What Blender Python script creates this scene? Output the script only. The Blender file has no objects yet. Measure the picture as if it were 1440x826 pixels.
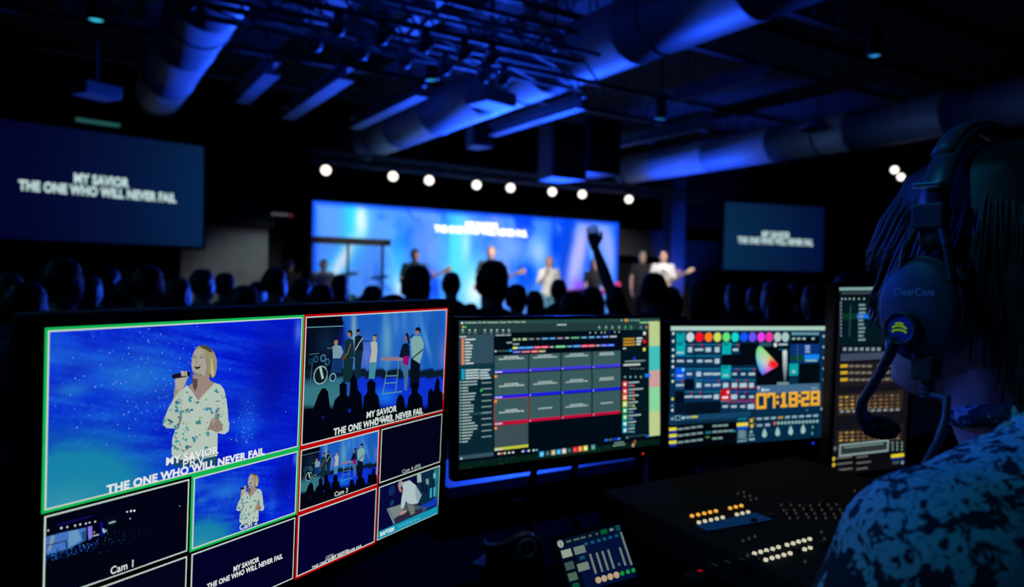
import bpy, bmesh, math, random
import numpy as np
from mathutils import Vector, Matrix
from mathutils.geometry import tessellate_polygon
random.seed(5); rng = np.random.default_rng(5)
SC = bpy.context.scene; COL = SC.collection
# ------------------------------------------------------------------ camera
FPX, IW, IH = 1007.6, 1440.0, 826.0
CAMZ = 1.70
YAW, PITCH, ROLL = math.radians(31.8), math.radians(-1.40), math.radians(1.15)
_R0 = Vector((math.cos(YAW), -math.sin(YAW), 0)); _F0 = Vector((math.sin(YAW), math.cos(YAW), 0)); _Z = Vector((0, 0, 1))
FWD = math.cos(PITCH) * _F0 + math.sin(PITCH) * _Z
_U1 = math.cos(PITCH) * _Z - math.sin(PITCH) * _F0
RIGHT = math.cos(ROLL) * _R0 + math.sin(ROLL) * _U1
UP = math.cos(ROLL) * _U1 - math.sin(ROLL) * _R0
CPOS = Vector((0, 0, CAMZ))
cd = bpy.data.cameras.new('camera'); cam = bpy.data.objects.new('camera', cd); COL.objects.link(cam)
cam.matrix_world = Matrix(((RIGHT.x, UP.x, -FWD.x, 0), (RIGHT.y, UP.y, -FWD.y, 0), (RIGHT.z, UP.z, -FWD.z, CAMZ), (0, 0, 0, 1)))
cd.sensor_width = 36; cd.lens = 36 * FPX / IW; cd.clip_start = .03; cd.clip_end = 100
cd.dof.use_dof = True; cd.dof.focus_distance = .9; cd.dof.aperture_fstop = 3.8
SC.camera = cam
# ------------------------------------------------------------------ world, exposure, lights
w = bpy.data.worlds.new('world'); SC.world = w; w.use_nodes = True
w.node_tree.nodes['Background'].inputs[0].default_value = (.06, .25, 1, 1)
w.node_tree.nodes['Background'].inputs[1].default_value = 0.0006
vs = SC.view_settings; vs.view_transform = 'Standard'; vs.look = 'None'; vs.exposure = 0; vs.gamma = 1; vs.use_curve_mapping = False
try: SC.cycles.use_denoising = True
except Exception: pass
SC.cycles.sample_clamp_indirect = 4

def c2w(x, y, z): return CPOS + RIGHT * x - UP * y + FWD * z       # camera metres (right, down, forward)
def ray(px, py): return RIGHT * ((px - IW/2) / FPX) - UP * ((py - IH/2) / FPX) + FWD
def at(px, py, d): return CPOS + ray(px, py) * d
def onz(px, py, z): r = ray(px, py); return CPOS + r * ((z - CAMZ) / r.z)
def ony(px, py, y): r = ray(px, py); return CPOS + r * (y / r.y)
def onx(px, py, x): r = ray(px, py); return CPOS + r * (x / r.x)

def lamp(name, kind, loc, target, energy, color, size=.2, blend=.5, spot=60):
    l = bpy.data.lights.new(name, kind); l.energy = energy; l.color = color
    o = bpy.data.objects.new(name, l); COL.objects.link(o); o.location = loc
    d = Vector(target) - Vector(loc); o.rotation_euler = d.to_track_quat('-Z', 'Y').to_euler()
    if kind == 'SPOT': l.spot_size = math.radians(spot); l.spot_blend = blend; l.shadow_soft_size = size
    elif kind == 'AREA': l.size = size
    else: l.shadow_soft_size = size
    return o
BLUE = (.012, .075, 1); TEAL = (.03, .42, .9)
ADDED_WASH = [(7.7, (1.2, 7.5, 4.35), 5600), (8.5, (4.9, 7.0, 4.3), 3400), (9.3, (5.1, 10.0, 4.3), 3200), (10.1, (11.4, 11.0, 4.2), 1700)]
for x, t, e in ADDED_WASH: lamp('added_duct_spot', 'SPOT', (x, 12.0, .8), t, e, BLUE, .1, .9, 58)  # added blue spots, brighten the ceiling ducts beyond the LED wall's own light
lamp('added_performer_spot', 'SPOT', (7.4, 10.7, 3.4), (7.4, 13.0, 1.5), 480, (1, .93, .88), .12, .7, 82)  # added spots without fixtures, these three brighten the performers
lamp('added_performer_spot', 'SPOT', (10.9, 10.7, 3.4), (11.3, 12.9, 1.5), 380, (1, .93, .88), .12, .7, 88)
lamp('added_performer_spot', 'SPOT', (5.0, 11.0, 3.2), (4.0, 13.9, 1.6), 150, (1, .93, .88), .1, .7, 46)
lamp('added_pillar_spot', 'SPOT', (14.6, 13.6, .7), (15.6, 15.3, 2.6), 220, BLUE, .1, .8, 60)  # added blue spot without a fixture, turns the pillar blue
lamp('added_crowd_rim_spot', 'SPOT', (9.5, 13.2, 3.35), (3.0, 4.0, 1.2), 480, BLUE, .2, .9, 80)  # added blue spot without a fixture, rims the crowd's heads
lamp('added_ledge_spot', 'SPOT', (3.9, 6.2, 3.45), (.97, 1.52, 1.24), 560, BLUE, .05, .35, 6.6)  # added narrow blue spot without a fixture, lights the booth wall cap
lamp('added_teal_spot', 'SPOT', (-1.3, 1.6, 4.3), (.7, .42, 1.4), 80, TEAL, .12, .7, 24)  # added teal spot out of view, brightens the operator's shirt; no fixture
lamp('added_teal_spot', 'SPOT', (-3.2, 5.0, 4.3), (.2, 4.6, 1.3), 30, TEAL, .1, .8, 60)  # added teal fill over the crowd, apart from the visible downlights
lamp('added_operator_rim_spot', 'SPOT', (-.9, 6.0, 3.5), (.7, .42, 1.73), 620, BLUE, .05, .6, 6)  # added blue rim spot for operator and headset, no fixture
lamp('added_wing_spot', 'SPOT', (4.0, 14.0, 3.2), (3.4, 15.4, 1.7), 30, (.55, .85, .9), .1, 1, 62)  # added spot without a fixture, brightens the grey wing wall

# ------------------------------------------------------------------ helpers
def lin(c):
    return tuple(((v/255)/12.92 if v/255 <= .04045 else ((v/255 + .055)/1.055)**2.4) for v in c)
MATS = {}
def mat(name, col, rough=.6, metal=0, nscale=12, namt=.25, bump=0, coat=0):
    if name in MATS: return MATS[name]
    m = bpy.data.materials.new(name); m.use_nodes = True; nt = m.node_tree; b = nt.nodes['Principled BSDF']
    tc = nt.nodes.new('ShaderNodeTexCoord'); n = nt.nodes.new('ShaderNodeTexNoise'); n.inputs['Scale'].default_value = nscale; n.inputs['Detail'].default_value = 5
    nt.links.new(tc.outputs['Object'], n.inputs['Vector'])
    r = nt.nodes.new('ShaderNodeValToRGB'); c = Vector(col[:3])
    r.color_ramp.elements[0].color = (*(c * (1 - namt)), 1); r.color_ramp.elements[1].color = (*[min(1, v) for v in c * (1 + namt)], 1)
    nt.links.new(n.outputs[0], r.inputs[0]); nt.links.new(r.outputs[0], b.inputs['Base Color'])
    b.inputs['Roughness'].default_value = rough; b.inputs['Metallic'].default_value = metal
    b.inputs['Coat Weight'].default_value = coat
    if bump:
        bp = nt.nodes.new('ShaderNodeBump'); bp.inputs['Strength'].default_value = bump; bp.inputs['Distance'].default_value = .004
        nt.links.new(n.outputs[0], bp.inputs['Height']); nt.links.new(bp.outputs[0], b.inputs['Normal'])
    MATS[name] = m; return m
def emat(name, col, strength=1.0):
    if name in MATS: return MATS[name]
    m = bpy.data.materials.new(name); m.use_nodes = True; nt = m.node_tree; nt.nodes.clear()
    o = nt.nodes.new('ShaderNodeOutputMaterial'); e = nt.nodes.new('ShaderNodeEmission')
    e.inputs[0].default_value = (*lin(col), 1); e.inputs[1].default_value = strength; nt.links.new(e.outputs[0], o.inputs[0])
    MATS[name] = m; return m
def screenmat(name='screen_light', strength=1.0):
    if name in MATS: return MATS[name]
    m = bpy.data.materials.new(name); m.use_nodes = True; nt = m.node_tree; nt.nodes.clear()
    o = nt.nodes.new('ShaderNodeOutputMaterial'); e = nt.nodes.new('ShaderNodeEmission'); a = nt.nodes.new('ShaderNodeVertexColor'); a.layer_name = 'Col'
    nt.links.new(a.outputs[0], e.inputs[0]); e.inputs[1].default_value = strength; nt.links.new(e.outputs[0], o.inputs[0])
    MATS[name] = m; return m
def props(o, label=None, cat=None, group=None, kind=None):
    if label: o['label'] = label
    if cat: o['category'] = cat
    if group: o['group'] = group
    if kind: o['kind'] = kind
    return o
def thing(name, label, cat, loc=(0, 0, 0), rz=0, group=None, mw=None):
    o = bpy.data.objects.new(name, None); COL.objects.link(o); o.empty_display_size = .1
    if mw is not None: o.matrix_world = mw
    else: o.location = loc; o.rotation_euler = (0, 0, rz)
    return props(o, label, cat, group)
def obj(name, bm, m, parent=None, smooth=False, label=None):
    me = bpy.data.meshes.new(name); bmesh.ops.recalc_face_normals(bm, faces=bm.faces); bm.to_mesh(me); bm.free()
    o = bpy.data.objects.new(name, me); COL.objects.link(o)
    for q in (m if isinstance(m, (list, tuple)) else [m]): me.materials.append(q)
    if smooth:
        for p in me.polygons: p.use_smooth = True
    if parent: o.parent = parent
    if label: o['label'] = label
    return o
def copy_tree(o, parent=None):
    c = o.copy(); COL.objects.link(c)
    if parent: c.parent = parent
    for ch in list(o.children): copy_tree(ch, c)
    return c
def struct(name, bm, m, kind='structure'):
    o = obj(name, bm, m); o['kind'] = kind; return o
def B(): return bmesh.new()
def box(bm, x0, y0, z0, x1, y1, z1, bev=0):
    n0 = len(bm.verts)
    v = [bm.verts.new(p) for p in ((x0,y0,z0),(x1,y0,z0),(x1,y1,z0),(x0,y1,z0),(x0,y0,z1),(x1,y0,z1),(x1,y1,z1),(x0,y1,z1))]
    fs = [bm.faces.new([v[i] for i in q]) for q in ((0,3,2,1),(4,5,6,7),(0,1,5,4),(1,2,6,5),(2,3,7,6),(3,0,4,7))]
    if bev:
        es = list({e for f in fs for e in f.edges})
        bmesh.ops.bevel(bm, geom=es, offset=bev, segments=2, affect='EDGES', profile=.6)
    return bm
def frame_of(d):
    d = Vector(d).normalized(); a = Vector((0, 0, 1)) if abs(d.z) < .9 else Vector((0, 1, 0))
    s = d.cross(a).normalized(); return s, s.cross(d).normalized()
def tube(bm, pts, rad, seg=10, cap=True, side=None):
    """sweep an ellipse along pts; rad: r | list of r | list of (rx, ry); side: fixed first axis"""
    pts = [Vector(p) for p in pts]; n = len(pts)
    if not isinstance(rad, (list, tuple)): rad = [rad] * n
    rings = []
    for i, p in enumerate(pts):
        d = (pts[min(i+1, n-1)] - pts[max(i-1, 0)]).normalized()
        if side is not None:
            s = Vector(side); s = (s - d * s.dot(d)).normalized(); u = s.cross(d).normalized()
        elif i == 0: s, u = frame_of(d)
        else:
            s = (ps - d * ps.dot(d)).normalized(); u = s.cross(d).normalized()
        ps = s
        r = rad[i]; rx, ry = r if isinstance(r, (list, tuple)) else (r, r)
        rings.append([bm.verts.new(p + s * (rx * math.cos(2*math.pi*k/seg)) + u * (ry * math.sin(2*math.pi*k/seg))) for k in range(seg)])
    for a, b in zip(rings, rings[1:]):
        for k in range(seg): bm.faces.new((a[k], a[(k+1) % seg], b[(k+1) % seg], b[k]))
    if cap: bm.faces.new(rings[0][::-1]); bm.faces.new(rings[-1])
    return bm
def ball(bm, c, r, seg=14, rot=None):
    rx, ry, rz = r if isinstance(r, (list, tuple)) else (r, r, r)
    m = Matrix.Translation(c) @ (rot.to_4x4() if rot else Matrix.Identity(4)) @ Matrix.Diagonal((rx, ry, rz, 1))
    bmesh.ops.create_uvsphere(bm, u_segments=seg, v_segments=max(6, seg*2//3), radius=1, matrix=m); return bm
def lathe(bm, prof, seg=20, mw=None):
    mw = mw or Matrix.Identity(4); rings = []
    for r, z in prof:
        rings.append([bm.verts.new(mw @ Vector((r*math.cos(2*math.pi*k/seg), r*math.sin(2*math.pi*k/seg), z))) for k in range(seg)])
    for a, b in zip(rings, rings[1:]):
        for k in range(seg): bm.faces.new((a[k], a[(k+1) % seg], b[(k+1) % seg], b[k]))
    bm.faces.new(rings[0][::-1]); bm.faces.new(rings[-1]); return bm
def axis_m(p, d):
    return Matrix.Translation(p) @ Vector(d).to_track_quat('Z', 'Y').to_matrix().to_4x4()
def torus(bm, c, R, r, nrm=(0, 0, 1), seg=32, sub=8, sx=1.0, a0=0, a1=2*math.pi):
    mw = axis_m(c, nrm); closed = abs(a1 - a0 - 2*math.pi) < 1e-6; n = seg if closed else seg + 1; rings = []
    for i in range(n):
        a = a0 + (a1 - a0) * i / seg
        rings.append([bm.verts.new(mw @ Vector(((R + r*math.cos(t)) * math.cos(a) * sx, (R + r*math.cos(t)) * math.sin(a), r*math.sin(t)))) for t in [2*math.pi*k/sub for k in range(sub)]])
    for i in range(seg if closed else seg):
        a, b = rings[i], rings[(i+1) % n]
        for k in range(sub): bm.faces.new((a[k], a[(k+1) % sub], b[(k+1) % sub], b[k]))
    return bm
def remeshed(bm, voxel, smooth=2, factor=.5):
    """union of the pieces in bm as one continuous surface, returned as a bmesh"""
    me = bpy.data.meshes.new('tmp'); bm.to_mesh(me); bm.free()
    o = bpy.data.objects.new('tmp', me); COL.objects.link(o)
    r = o.modifiers.new('r', 'REMESH'); r.mode = 'VOXEL'; r.voxel_size = voxel
    if smooth: s = o.modifiers.new('s', 'SMOOTH'); s.iterations = smooth; s.factor = factor
    dg = bpy.context.evaluated_depsgraph_get(); e = o.evaluated_get(dg); m2 = bpy.data.meshes.new_from_object(e)
    out = bmesh.new(); out.from_mesh(m2); bpy.data.objects.remove(o); bpy.data.meshes.remove(me); bpy.data.meshes.remove(m2)
    return out
_TX = {}
def glyphs(s, bold=0.0):
    k = (s, bold)
    if k in _TX: return _TX[k]
    cu = bpy.data.curves.new('t', 'FONT'); cu.body = s; cu.offset = bold; cu.resolution_u = 3; cu.space_character = 1.04
    o = bpy.data.objects.new('t', cu); COL.objects.link(o); dg = bpy.context.evaluated_depsgraph_get()
    me = bpy.data.meshes.new_from_object(o.evaluated_get(dg))
    v = np.array([x.co[:2] for x in me.vertices]); f = [tuple(p.vertices) for p in me.polygons]
    bpy.data.objects.remove(o); bpy.data.curves.remove(cu); bpy.data.meshes.remove(me)
    _TX[k] = (v, f); return _TX[k]

class Surf:
    """a flat lit surface: centre O, unit axes X (right), Y (up), N (towards the viewer); size in metres"""
    def __init__(s, O, X, Y, wd, ht):
        s.O = O; s.X = X.normalized(); s.N = s.X.cross(Y).normalized(); s.Y = s.N.cross(s.X); s.w = wd; s.h = ht
        s.mw = Matrix.Translation(O) @ Matrix((s.X, s.Y, s.N)).transposed().to_4x4()
    def loc(s, px, py):
        r = ray(px, py); t = (s.O - CPOS).dot(s.N) / r.dot(s.N); p = CPOS + r * t - s.O
        return (p.dot(s.X), p.dot(s.Y))
    def px(s, x, y):
        p = s.O + s.X * x + s.Y * y - CPOS; d = p.dot(FWD)
        return (IW/2 + FPX * p.dot(RIGHT) / d, IH/2 - FPX * p.dot(UP) / d)
class Art:
    def __init__(s, surf, z0, dz, crop=None, remap=None):
        s.S = surf; s.V = []; s.F = []; s.C = []; s.z0 = z0; s.dz = dz; s.crop = crop; s.remap = remap
    def p(s, x, y):
        if s.crop: x, y = s.crop[0] + x / s.crop[2], s.crop[1] + y / s.crop[2]
        q = s.S.loc(x, y)
        return s.remap(q) if s.remap else q
    def raw(s, pts, faces, col, L):
        n = len(s.V); z = s.z0 + L * s.dz
        s.V += [(a, b, z) for a, b in pts]
        c = (*lin(col), 1)
        for f in faces: s.F.append(tuple(i + n for i in f)); s.C += [c] * len(f)
    def polyl(s, pts, col, L):
        t = tessellate_polygon([[Vector((a, b, 0)) for a, b in pts]])
        s.raw(pts, [tuple(q) for q in t], col, L)
    def poly(s, pts, col, L): s.polyl([s.p(*q) for q in pts], col, L)
    def rectl(s, x0, y0, x1, y1, col, L): s.raw([(x0, y0), (x1, y0), (x1, y1), (x0, y1)], [(0, 1, 2, 3)], col, L)
    def rect(s, x0, y0, x1, y1, col, L):
        a = s.p(x0, y0); b = s.p(x1, y1); s.rectl(min(a[0], b[0]), min(a[1], b[1]), max(a[0], b[0]), max(a[1], b[1]), col, L)
    def bar(s, x, y, wd, ht, col, L):                 # axis aligned bar: left-middle point in crop px, size in crop px
        a = s.p(x, y - ht/2); b = s.p(x, y + ht/2); c = s.p(x + wd, y)
        s.rectl(a[0], min(a[1], b[1]), c[0], max(a[1], b[1]), col, L)
    def disc(s, x, y, r, col, L, n=20):
        a = s.p(x, y); b = s.p(x, y + r); rr = abs(a[1] - b[1])
        s.raw([(a[0] + rr*math.cos(2*math.pi*k/n), a[1] + rr*math.sin(2*math.pi*k/n)) for k in range(n)], [tuple(range(n))], col, L)
    def line(s, pts, wd, col, L):
        q = [Vector(s.p(*t)) for t in pts]; a = s.p(pts[0][0], pts[0][1]); b = s.p(pts[0][0], pts[0][1] + wd); h = abs(a[1] - b[1]) / 2
        for u, v in zip(q, q[1:]):
            d = (v - u); d = d.normalized() if d.length else Vector((1, 0)); n = Vector((-d.y, d.x)) * h
            s.raw([tuple(u + n), tuple(v + n), tuple(v - n), tuple(u - n)], [(0, 1, 2, 3)], col, L)
    def text(s, t, a, b, cap, col, L, bold=.03):      # baseline from a to b (crop px), cap height in crop px measured at the middle
        v, f = glyphs(t, bold); x0, x1 = v[:, 0].min(), v[:, 0].max(); ch = .72
        P = Vector(s.p(*a)); Q = Vector(s.p(*b)); m = ((a[0]+b[0])/2, (a[1]+b[1])/2)
        H = abs(s.p(m[0], m[1])[1] - s.p(m[0], m[1] - cap)[1]); e = Q - P
        ym = (P.y + Q.y)/2; pts = [(P.x + e.x*(q[0]-x0)/(x1-x0), ym + q[1]/ch*H) for q in v]
        s.raw(pts, f, col, L)
    def textl(s, t, cx, base, wd, H, col, L, bold=.03):
        v, f = glyphs(t, bold); x0, x1 = v[:, 0].min(), v[:, 0].max()
        s.raw([(cx + wd*((q[0]-x0)/(x1-x0) - .5), base + q[1]/.72*H) for q in v], f, col, L)
    def grid(s, x0, y0, x1, y1, nx, ny, fn, L):       # colour field: fn(u, v arrays; v down) -> (.., 3) srgb 0..255, smooth
        n = len(s.V); z = s.z0 + L * s.dz
        U, W = np.meshgrid(np.linspace(0, 1, nx+1), np.linspace(0, 1, ny+1))
        c = np.clip(fn(U, W), 0, 255) / 255; c = np.where(c <= .04045, c/12.92, ((c+.055)/1.055)**2.4)
        for j in range(ny+1):
            for i in range(nx+1): s.V.append((x0 + (x1-x0)*i/nx, y1 + (y0-y1)*j/ny, z))
        for j in range(ny):
            for i in range(nx):
                q = (j*(nx+1)+i, (j+1)*(nx+1)+i, (j+1)*(nx+1)+i+1, j*(nx+1)+i+1)
                s.F.append(tuple(k + n for k in q))
                s.C += [(*c[k // (nx+1), k % (nx+1)], 1) for k in q]
    def build(s, name, parent, m=None, label=None):
        me = bpy.data.meshes.new(name); me.from_pydata(s.V, [], s.F)
        ca = me.color_attributes.new('Col', 'FLOAT_COLOR', 'CORNER'); ca.data.foreach_set('color', np.array(s.C, dtype=np.float32).ravel())
        me.materials.append(m or screenmat()); o = bpy.data.objects.new(name, me); COL.objects.link(o); o.parent = parent
        if label: o['label'] = label
        return o
def vnoise(u, v, sc, seed=0):
    r = np.random.default_rng(seed); g = r.random((64, 64)); x = u*sc[0]; y = v*sc[1]
    xi = np.floor(x).astype(int); yi = np.floor(y).astype(int); fx = x-xi; fy = y-yi; fx = fx*fx*(3-2*fx); fy = fy*fy*(3-2*fy)
    G = lambda a, b: g[a % 64, b % 64]
    return (G(xi, yi)*(1-fx)+G(xi+1, yi)*fx)*(1-fy) + (G(xi, yi+1)*(1-fx)+G(xi+1, yi+1)*fx)*fy
def fbm(u, v, sc, seed=0, o=4):
    t = 0; a = .5
    for k in range(o): t = t + a*vnoise(u, v, (sc[0]*2**k, sc[1]*2**k), seed+k); a /= 2
    return t
def mixc(c, d, t): t = np.clip(t, 0, 1)[..., None]; return c*(1-t) + np.array(d, float)*t
def gs(u, v, cu, cv, su, sv): return np.exp(-((u-cu)/su)**2 - ((v-cv)/sv)**2)

# ------------------------------------------------------------------ materials
M_black = mat('black_plastic', (.012, .012, .013), .45)
M_matte = mat('matte_black', (.01, .01, .011), .8)
M_glass = mat('screen_glass', (.004, .004, .005), .25)
M_steel = mat('dark_steel', (.09, .09, .1), .45, .6, 30)
M_duct = mat('galvanised_duct', (.42, .43, .45), .55, .15, 6, .2)
M_beam = mat('painted_beam', (.25, .25, .27), .6, .2, 10)
M_joist = mat('joist_primer', (.05, .05, .055), .7, 0, 10)
M_wall = mat('dark_wall_paint', (.02, .023, .028), .9, 0, 3)
M_panel = mat('grey_wall_panel', (.3, .32, .32), .85, 0, 4)
M_ceil = mat('black_ceiling', (.02, .02, .022), .9, 0, 4)
M_floor = mat('dark_carpet', (.02, .02, .025), .95, 0, 60, .4, .3)
M_stage = mat('stage_floor', (.03, .03, .035), .35, 0, 8)
M_skin = mat('skin', (.62, .36, .26), .5, 0, 40, .12)
M_white = mat('white_cloth', (.75, .73, .68), .85, 0, 30, .1)
M_desk = mat('speckled_desk', (.003, .0034, .004), .9, 0, 220, .9); M_desk.node_tree.nodes['Principled BSDF'].inputs['Specular IOR Level'].default_value = .02

# ------------------------------------------------------------------ room
def slab(name, x0, y0, z0, x1, y1, z1, m): return struct(name, box(B(), x0, y0, z0, x1, y1, z1), m)
RX0, RX1, RY0, RY1, RH = -7.0, 22.0, -3.0, 16.4, 5.3
slab('floor', RX0, RY0, -.1, RX1, RY1, 0, M_floor)
slab('ceiling', RX0, RY0, RH, RX1, RY1, RH+.1, M_ceil)
slab('wall_back', RX0, RY1, 0, RX1, RY1+.1, RH, M_wall)
slab('wall_left', RX0-.1, RY0, 0, RX0, RY1, RH, M_wall)
slab('wall_right', RX1, RY0, 0, RX1+.1, RY1, RH, M_wall)
slab('wall_front', RX0, RY0-.1, 0, RX1, RY0, RH, M_wall)
# grey wing wall left of the stage with a black soffit above it, and the pillar right of it
pa = ony(300, 316, 15.6); pb = ony(377, 316, 15.6)
slab('wall_wing_left', pa.x - .6, 15.6, 0, pb.x, 15.75, pa.z, M_panel)
slab('trim_1', pa.x - 3.2, 15.3, pa.z, pb.x + .05, 15.75, RH, M_matte)
pc = ony(945, 300, 15.2); pd = ony(964, 300, 15.2)
slab('wall_pillar_right', pc.x, 15.2, 0, pd.x, 15.6, RH, mat('blue_grey_column', (.3, .32, .36), .8))
slab('trim_2', 12.9, 15.55, 2.35, pc.x, 15.7, 3.1, mat('soffit_grey', (.12, .13, .14), .9))
slab('wall_wing_right', pd.x, 15.9, 0, pd.x + 2.2, 16.0, 2.9, mat('teal_grey_wall', (.08, .1, .1), .9))
slab('stage_platform', 3.2, 11.7, 0, 16.2, 15.5, .42, M_stage)['kind'] = 'structure'

# ------------------------------------------------------------------ ceiling: ducts, beams, trusses
def duct(label, x, y0, y1, zc, r, seam=1.6):
    t = thing('air_duct', label, 'air duct', (x, y0, zc), 0, None)
    L = y1 - y0; prof = [(r*.97, 0)]
    k = seam
    while k < L:
        prof += [(r, k-.03), (r*1.025, k-.022), (r*1.025, k+.022), (r, k+.03)]; k += seam
    prof += [(r, L)]
    obj('duct_pipe', lathe(B(), prof, 28, Matrix.Rotation(-math.pi/2, 4, 'X')), M_duct, t, True)
    obj('end_cap', lathe(B(), [(r*1.04, L-.02), (r*1.04, L+.06), (r*.8, L+.08)], 28, Matrix.Rotation(-math.pi/2, 4, 'X')), M_steel, t)
    k = .8
    while k < L:
        b = B(); torus(b, (0, k, 0), r*1.015, .012, (0, 1, 0), 24, 6); tube(b, [(0, k, r), (0, k, RH - zc)], .012, 6)
        obj('hanger_strap', b, M_steel, t); k += 2.6
    return t
duct('round ceiling duct at left, above the left projection screen', 1.15, -.5, 11.9, 4.33, .33)
duct('big round duct crossing the ceiling centre towards the stage', 5.15, -.5, 13.9, 4.36, .36)
duct('round ceiling duct at right, above the right projection screen', 11.5, -.5, 13.5, 4.33, .34)
def ibeam(label, p, q, z, wd=.16, ht=.2):
    x = (p.x + q.x)/2; y0, y1 = sorted((p.y, q.y))
    t = thing('roof_beam', label, 'beam', (x, y0, z), 0)
    L = y1 - y0
    obj('bottom_flange', box(B(), -wd/2, 0, 0, wd/2, L, .03), M_beam, t)
    obj('top_flange', box(B(), -wd/2, 0, ht-.03, wd/2, L, ht), M_beam, t)
    obj('web', box(B(), -.012, 0, .03, .012, L, ht-.03), M_beam, t)
    for k in (.15, .85): obj('hanger_rod', tube(B(), [(0, L*k, ht), (0, L*k, RH - z)], .012, 6), M_steel, t)
BEAMS = [((405, 168), (487, 113), 4.3, .22, 'short roof beam, brightest of those left of the lamp truss'), ((500, 182), (592, 136), 4.3, .2, 'roof beam running just left of the big centre duct'),
         ((560, 55), (612, 18), 4.55, .3, 'wide roof beam above the lamp truss, nearer the middle'), ((432, 38), (490, -6), 4.55, .26, 'roof beam at the top edge left of the lamp truss'),
         ((338, 146), (386, 106), 4.3, .2, 'small roof beam beside the end of the left duct'), ((695, 192), (815, 153), 4.1, .16, 'slim roof beam between the centre duct and the hung speakers'),
         ((866, 211), (990, 178), 4.1, .14, 'slim roof beam above the right duct end'), ((935, 142), (1095, 112), 4.5, .16, 'roof beam right of centre, under the dark ceiling'),
         ((800, 60), (1000, -20), 4.75, .2, 'roof beam above the big centre duct')]
for a, b, z, wd, lb in BEAMS: ibeam(lb, onz(*a, z), onz(*b, z), z, wd)
def truss(label, x0, x1, y, z, s=.34, group=None):
    t = thing('lighting_truss', label, 'truss', (x0, y, z), 0)
    L = x1 - x0
    for dy, dz in ((-s/2, 0), (s/2, 0), (-s/2, s), (s/2, s)): obj('chord', tube(B(), [(0, dy, dz), (L, dy, dz)], .026, 8), M_beam, t, True)
    b = B(); n = int(L/.5)
    for k in range(n):
        a, c = L*k/n, L*(k+1)/n
        for dy in (-s/2, s/2): tube(b, [(a, dy, 0), ((a+c)/2, dy, s), (c, dy, 0)], .012, 6)
        tube(b, [(a, -s/2, 0), (c, s/2, 0)], .012, 6)
    obj('lattice', b, M_beam, t)
    for k in (.12, .5, .88): obj('hanger_rod', tube(B(), [(L*k, 0, s), (L*k, 0, RH - z)], .015, 6), M_steel, t)
    return t
def parcan(loc, aim, label, group, zc, lit=None, size=.1):
    t = thing('par_lamp', label, 'stage light', loc, 0, group); d = Vector(aim).normalized()
    mw = axis_m((0, 0, 0), d)
    obj('lamp_can', lathe(B(), [(size*.5, -size*1.6), (size*.8, -size*1.4), (size*.95, -size*.4), (size, 0), (size, size*.5), (size*.92, size*.5), (size*.9, size*.05)], 20, mw), M_beam if lit is None else M_black, t, True)
    obj('lens', lathe(B(), [(size*.9, size*.12), (size*.9, size*.2), (size*.4, size*.3)], 20, mw), lit or mat('lamp_lens', (.5, .5, .55), .25), t, True)
    s, u = frame_of(d)
    obj('yoke', tube(B(), [s*size*1.15, s*size*1.15 + Vector((0, 0, size*1.4)), -s*size*1.15 + Vector((0, 0, size*1.4)), -s*size*1.15], .012, 6), M_steel, t)
    obj('clamp', box(B(), -.03, -.03, size*1.4, .03, .03, zc, .004), M_steel, t)
    return t
front_px = [(428, 73), (493.5, 82), (558, 90), (620, 96.5), (677, 106), (706, 110)]
back_px = [(391, 69), (461.6, 49.7), (526, 58), (588, 68), (647, 76), (684, 85)]
f3 = [onz(*p, 3.5) for p in front_px]; b3 = [onz(*p, 3.5) for p in back_px]
yf = sum(p.y for p in f3)/len(f3); yb = sum(p.y for p in b3[1:])/len(b3[1:])
truss('box lighting truss across the ceiling in front of the stage', f3[0].x - .9, ony(830, 120, yf).x, yf, 3.62, .28)
truss('second box lighting truss, nearer, parallel to the first', b3[1].x - .9, ony(800, 100, yb).x, yb, 3.62, .26)
ORD = ['first', 'second', 'third', 'fourth', 'fifth', 'sixth', 'seventh', 'eighth', 'ninth', 'tenth', 'eleventh', 'twelfth']
for i, p in enumerate(f3): parcan((p.x, yf - .14, 3.48), (.1, .75, -.6), 'blue-lit par lamp on the far lighting truss, %s from the left' % ORD[i], 'par lamps on the far truss', .14, None, .055)
for i, p in enumerate(b3[1:]): parcan((p.x, yb - .13, 3.48), (.1, .75, -.6), 'blue-lit par lamp on the near lighting truss, %s from the left' % ORD[i], 'par lamps on the near truss', .14, None, .05)
# open web joists under the roof deck
for i, (y, z) in enumerate([(5.4, 4.76), (6.9, 4.76), (10.6, 4.76), (12.2, 4.76)]):
    t = thing('bar_joist', 'dark open web roof joist crossing the room, %s from the camera' % ORD[i], 'joist', (-3, y, z), 0, None)
    obj('bottom_chord', box(B(), 0, -.05, 0, 19, .05, .05), M_joist, t); obj('top_chord', box(B(), 0, -.05, .48, 19, .05, .54), M_joist, t)
    b = B()
    for k in range(38): tube(b, [(k*.5, 0, .04), (k*.5+.25, 0, .52), (k*.5+.5, 0, .04)], .014, 5)
    obj('web', b, M_joist, t)
# stage face lights
LAMPY = 13.5
tl = [ony(x, y, LAMPY) for x, y in ((456, 240.5), (550, 249), (600.5, 254.5), (667, 261), (714.5, 265), (773, 270.5), (815, 274), (880.5, 281))]
zt = sum(p.z for p in tl)/8
truss('black truss carrying eight white stage lamps above the stage screen', 3.9, 14.4, LAMPY, zt + .16, .2)
M_lampw = emat('white_lamp_lens', (255, 244, 232), 2.4)
for i, p in enumerate(tl):
    parcan((p.x, LAMPY - .1, p.z), (-p.x*.9, -p.y, -.7), 'glowing white stage lamp above the stage screen, %s from the left' % ORD[i], 'white lamps above the stage', zt + .16 - p.z + .02, M_lampw, .1)
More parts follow.
